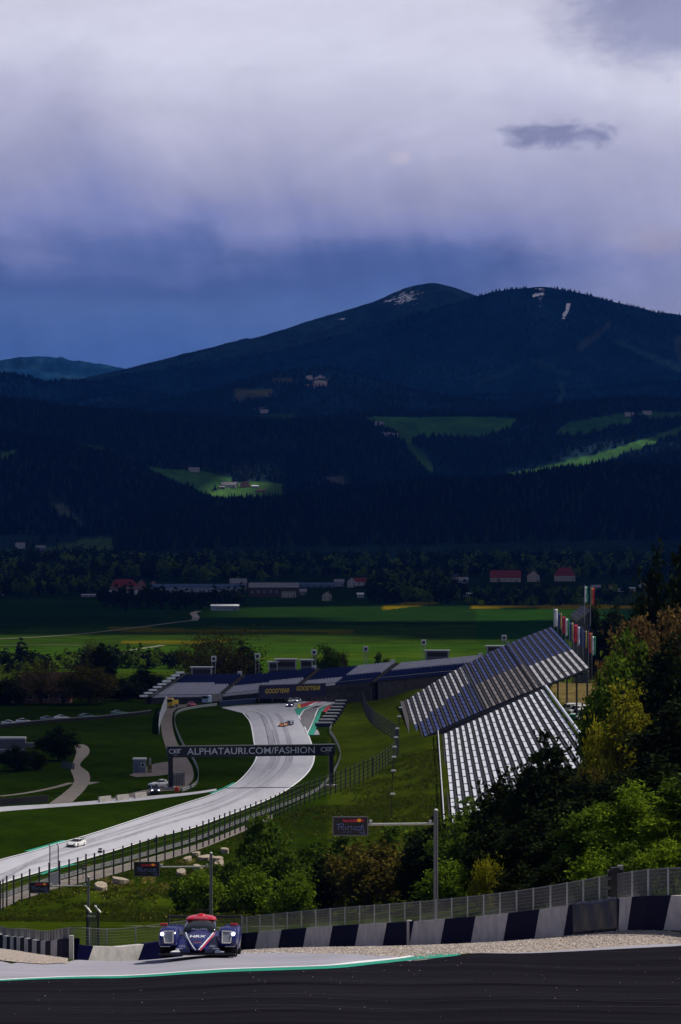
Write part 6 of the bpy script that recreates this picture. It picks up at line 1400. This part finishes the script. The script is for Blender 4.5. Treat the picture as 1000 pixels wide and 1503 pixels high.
vh(784, 842, 12, 5, 3, 'white', 'white', 'small white turret house behind the red roofs', 2, 1, grp=tg); vh(915, 868, 34, 5, 0, 'white', 'white', 'long low white building beside the wooded hill', 6, 1, grp=tg, cat='building', name='low_building'); vh(947, 866, 18, 9, 0, 'white', 'grey', 'white block at the end of the low white building', 2, 2, grp=tg); vh(898, 866, 8, 7, 0, 'pink', 'red', 'small reddish shed beside the low white building', 1, 1, grp=tg)
vh(680, 856, 14, 5, 4, 'pale', 'grey', 'pale small house left of the red farmhouse', 2, 1, grp=tg); vh(695, 876, 30, 4, 2, 'grey', 'white', 'low pale roofed barn in the dark field trees', 3, 1, grp=tg, cat='barn', name='barn'); vh(640, 873, 14, 5, 5, 'pink', 'brown', 'dim brown roofed house among the dark clump', 2, 1, grp=tg); vh(0, 874, 10, 9, 3, 'white', 'grey', 'white house at the left end of the valley wood', 2, 1, grp=tg); vh(140, 876, 40, 3, 0, 'grey', 'white', 'long low pale depot left of the pink house', 5, 1, grp=tg, cat='building', name='depot'); vh(145, 875, 5, 10, 0, 'white', 'white', 'narrow white tower beside the pale depot', 1, 2, grp=tg, cat='tower', name='white_tower', door=False)
# tall house with brick red roof among the trees left of the corner
house(gd(70, 1000), 14, 10, 3.5, 5.5, 'pink', 'brown', 'brick red roofed house half hidden by the bare branched tree', 3, 1)
house(gd(-2, 995), 9, 8, 3.0, 2.5, 'grey', 'dark', 'dark roofed shed among the trees left of the parked cars', 2, 1)
random.seed(90)
for k in range(16):
    vh(random.choice((20, 45, 75, 110, 130, 225, 270, 445, 560, 590, 612, 655, 668, 705, 720, 860, 875, 970)), random.uniform(846, 874), random.uniform(8, 14), random.uniform(4, 6), random.uniform(3, 5), random.choice(('white', 'cream', 'grey', 'pink')), random.choice(('red', 'brown', 'grey', 'dark')), 'small dim house half hidden among the valley trees', 2, 1, gable_front=k % 2 == 0, grp='small houses among the valley trees')
# hill farm on the sunlit meadow and lone hill houses
fg = 'buildings of the hill farm'
for (px, py, wd, h, rh, wl_, rf_, lb, gf) in ((336,716,30,5,6,'white','grey','white hill farmhouse with broad grey roof on the sunlit meadow',False), (360,716,20,8,5,'pink','brown','pinkish barn gable of the hill farm',True), (347,714,10,5,4,'white','grey','small white hill cottage between farmhouse and barn',True), (375,716,14,3,2,'white','white','bright low shed beside the hill barn',False), (326,718,12,3,2,'grey','grey','small grey shed left of the hill farmhouse',False), (384,723,18,3,2,'pink','brown','brown low stable below the bright shed',False)):
    house(hill(px, py, 6500, 7600), wd, 10, h, rh, wl_, rf_, lb, 3, 1, gable_front=gf, grp=fg)
hg = 'lone houses on the far hills'
for (px, py, d0, lb) in ((557,626,7700,'upper white house on the far plateau meadow'), (568,641,7700,'larger white house at the corner of the plateau meadow'), (578,643,7700,'small house beside the larger plateau house'), (388,608,8500,'white house below the bare rocks'), (924,611,7700,'white house at the forest edge above the right meadow'), (950,610,7700,'second white house above the right meadow'), (285,694,6300,'tiny white house on the dark meadow above the farm'), (30,806,4960,'white house at the foot of the left hill'), (60,812,4960,'blue grey house at the foot of the left hill'), (64,820,4960,'red house at the foot of the left hill')):
    house(hill(px, py, d0), 22 if d0 > 6000 else 16, 11, 6, 4, 'white' if 'blue' not in lb else 'blue', 'grey' if 'red' not in lb else 'red', lb, 3, 1, grp=hg)
def cloud_mat(name, trans, dens=None):
    """cloud vapour: scatters, lets some light through; thin where the density attribute is low"""
    m = bpy.data.materials.new(name); m.use_nodes = True; t = NT(m.node_tree); t.n.clear()
    n = t.noise(t.node('ShaderNodeNewGeometry').outputs['Position'], .002, 4, .6); c = t.ramp(n, [(.3, (.5, .51, .57)), (.7, (.66, .67, .72))])
    d = t.node('ShaderNodeBsdfDiffuse'); t.put(d.inputs[0], c); l = t.node('ShaderNodeBsdfTranslucent'); t.put(l.inputs[0], c)
    mx = t.node('ShaderNodeMixShader'); mx.inputs[0].default_value = trans; t.l.new(d.outputs[0], mx.inputs[1]); t.l.new(l.outputs[0], mx.inputs[2]); out = mx.outputs[0]
    if not dens:
        tr = t.node('ShaderNodeBsdfTransparent'); m3 = t.node('ShaderNodeMixShader'); m3.inputs[0].default_value = .22; t.l.new(out, m3.inputs[1]); t.l.new(tr.outputs[0], m3.inputs[2]); out = m3.outputs[0]
    if dens:
        a = t.node('ShaderNodeAttribute', attribute_name=dens); tr = t.node('ShaderNodeBsdfTransparent'); m2 = t.node('ShaderNodeMixShader')
        t.put(m2.inputs[0], a.outputs['Fac']); t.l.new(tr.outputs[0], m2.inputs[1]); t.l.new(out, m2.inputs[2]); out = m2.outputs[0]
    o = t.node('ShaderNodeOutputMaterial'); t.l.new(out, o.inputs[0]); return m
# ---------------------------------------------------------------- added cloud deck out of view: shades the land, gaps cut for sun patches
def shade_cloud_layer():
    Zd = 3800.0; nx, ny = 150, 190
    gx = np.linspace(-6500, 5200, nx); gy = np.linspace(1750, 17600, ny); X, Y = np.meshgrid(gx, gy)
    hole = np.zeros_like(X)
    def gap(px, d, rx, ry):
        x = (px-500)*d/FOC; return np.exp(-(((X-x)/rx)**2+((Y-d)/ry)**2)**2)
    hole = np.maximum.reduce([gap(365, 7050, 190, 330), gap(880, 7900, 330, 420), gap(480, 1900, 420, 260), gap(820, 2500, 260, 260), gap(465, 9900, 150, 260), gap(640, 15300, 260, 260)])
    n = fbm(X/900, Y/900, 4)*0.25
    keep = (hole+n*hole < 0.5)
    sx, sy = SUN.x/SUN.z, SUN.y/SUN.z
    und = fbm(X/1500+4, Y/1500, 5)*200; thick = 260+fbm(X/1100, Y/1100+8, 4)*140
    edge = np.minimum.reduce([sstep(gx[0], gx[0]+900, X), 1-sstep(gx[-1]-900, gx[-1], X), sstep(gy[0], gy[0]+500, Y), 1-sstep(gy[-1]-900, gy[-1], Y)])
    lo = Zd+und*edge; hi = lo+thick*np.sqrt(edge)+5
    V = []; F = []
    base = np.stack([X+sx*(Zd), Y+sy*(Zd)], -1)
    for z in (lo, hi): V += [(base[i, j, 0], base[i, j, 1], z[i, j]) for i in range(ny) for j in range(nx)]
    N = nx*ny; q = lambda i, j: i*nx+j
    kc = keep[:-1, :-1]
    for i in range(ny-1):
        for j in range(nx-1):
            if not kc[i, j]: continue
            F.append((q(i, j), q(i+1, j), q(i+1, j+1), q(i, j+1))); F.append((N+q(i, j), N+q(i, j+1), N+q(i+1, j+1), N+q(i+1, j)))
            for (di, dj, a_, b_) in ((-1, 0, q(i, j), q(i, j+1)), (1, 0, q(i+1, j+1), q(i+1, j)), (0, -1, q(i+1, j), q(i, j)), (0, 1, q(i, j+1), q(i+1, j+1))):
                ii, jj = i+di, j+dj
                if not (0 <= ii < ny-1 and 0 <= jj < nx-1) or not kc[ii, jj]: F.append((a_, b_, b_+N, a_+N))
    me = bpy.data.meshes.new('shade_cloud_layer'); me.from_pydata(V, [], F); me.shade_smooth()
    me.materials.append(cloud_mat('cloud_vapour', .35))
    o = inst('shade_cloud_layer', me); o['kind'] = 'structure'
shade_cloud_layer()
def shade_cloud_veil():  # added unseen thin cloud, masked to shade the infield and first corner
    Zd = 2700.0; nx, ny = 130, 130
    X, Y = np.meshgrid(np.linspace(-420, 420, nx), np.linspace(560, 1720, ny)); px = 500+X/Y*FOC
    edge = np.interp(Y, [560, 900, 960, 1010, 1720], [430, 500, 560, 720, 620])
    d = sstep(600, 760, Y)*(1-sstep(1420, 1690, Y))*(1-sstep(-45, 45, px-edge))*sstep(-420, -330, X)
    d = np.clip(d*(.80+.35*fbm(X/120, Y/120, 4)), 0, 1)*.92
    P = np.stack([X+SUN.x/SUN.z*(Zd-22), Y+SUN.y/SUN.z*(Zd-22), Zd+fbm(X/160, Y/160, 4)*60], -1)
    a, b = X.shape; I = np.arange(a*b).reshape(a, b); F = np.stack([I[:-1, :-1], I[:-1, 1:], I[1:, 1:], I[1:, :-1]], -1).reshape(-1, 4)
    m = cloud_mat('shade_cloud_veil', .35, 'cover'); me = np_mesh('shade_cloud_veil', P.reshape(-1, 3), F, m, np.repeat(d[..., None], 3, -1))
    o = inst('shade_cloud_veil', me); o['kind'] = 'structure'
shade_cloud_veil()

# ---------------------------------------------------------------- the air itself
HB = MB().box((0, 11200, 624), (19500, 23400, 1252))
hm = bpy.data.materials.new('haze'); hm.use_nodes = True; t = NT(hm.node_tree); t.n.clear()
pv = t.node('ShaderNodeVolumePrincipled'); pv.inputs['Color'].default_value = (.04, .26, 1.0, 1); pv.inputs['Density'].default_value = HAZE; pv.inputs['Anisotropy'].default_value = -0.5
oo = t.node('ShaderNodeOutputMaterial'); t.l.new(pv.outputs[0], oo.inputs['Volume'])
if HAZE > 0: ho = HB.build('haze', hm); ho['kind'] = 'stuff'
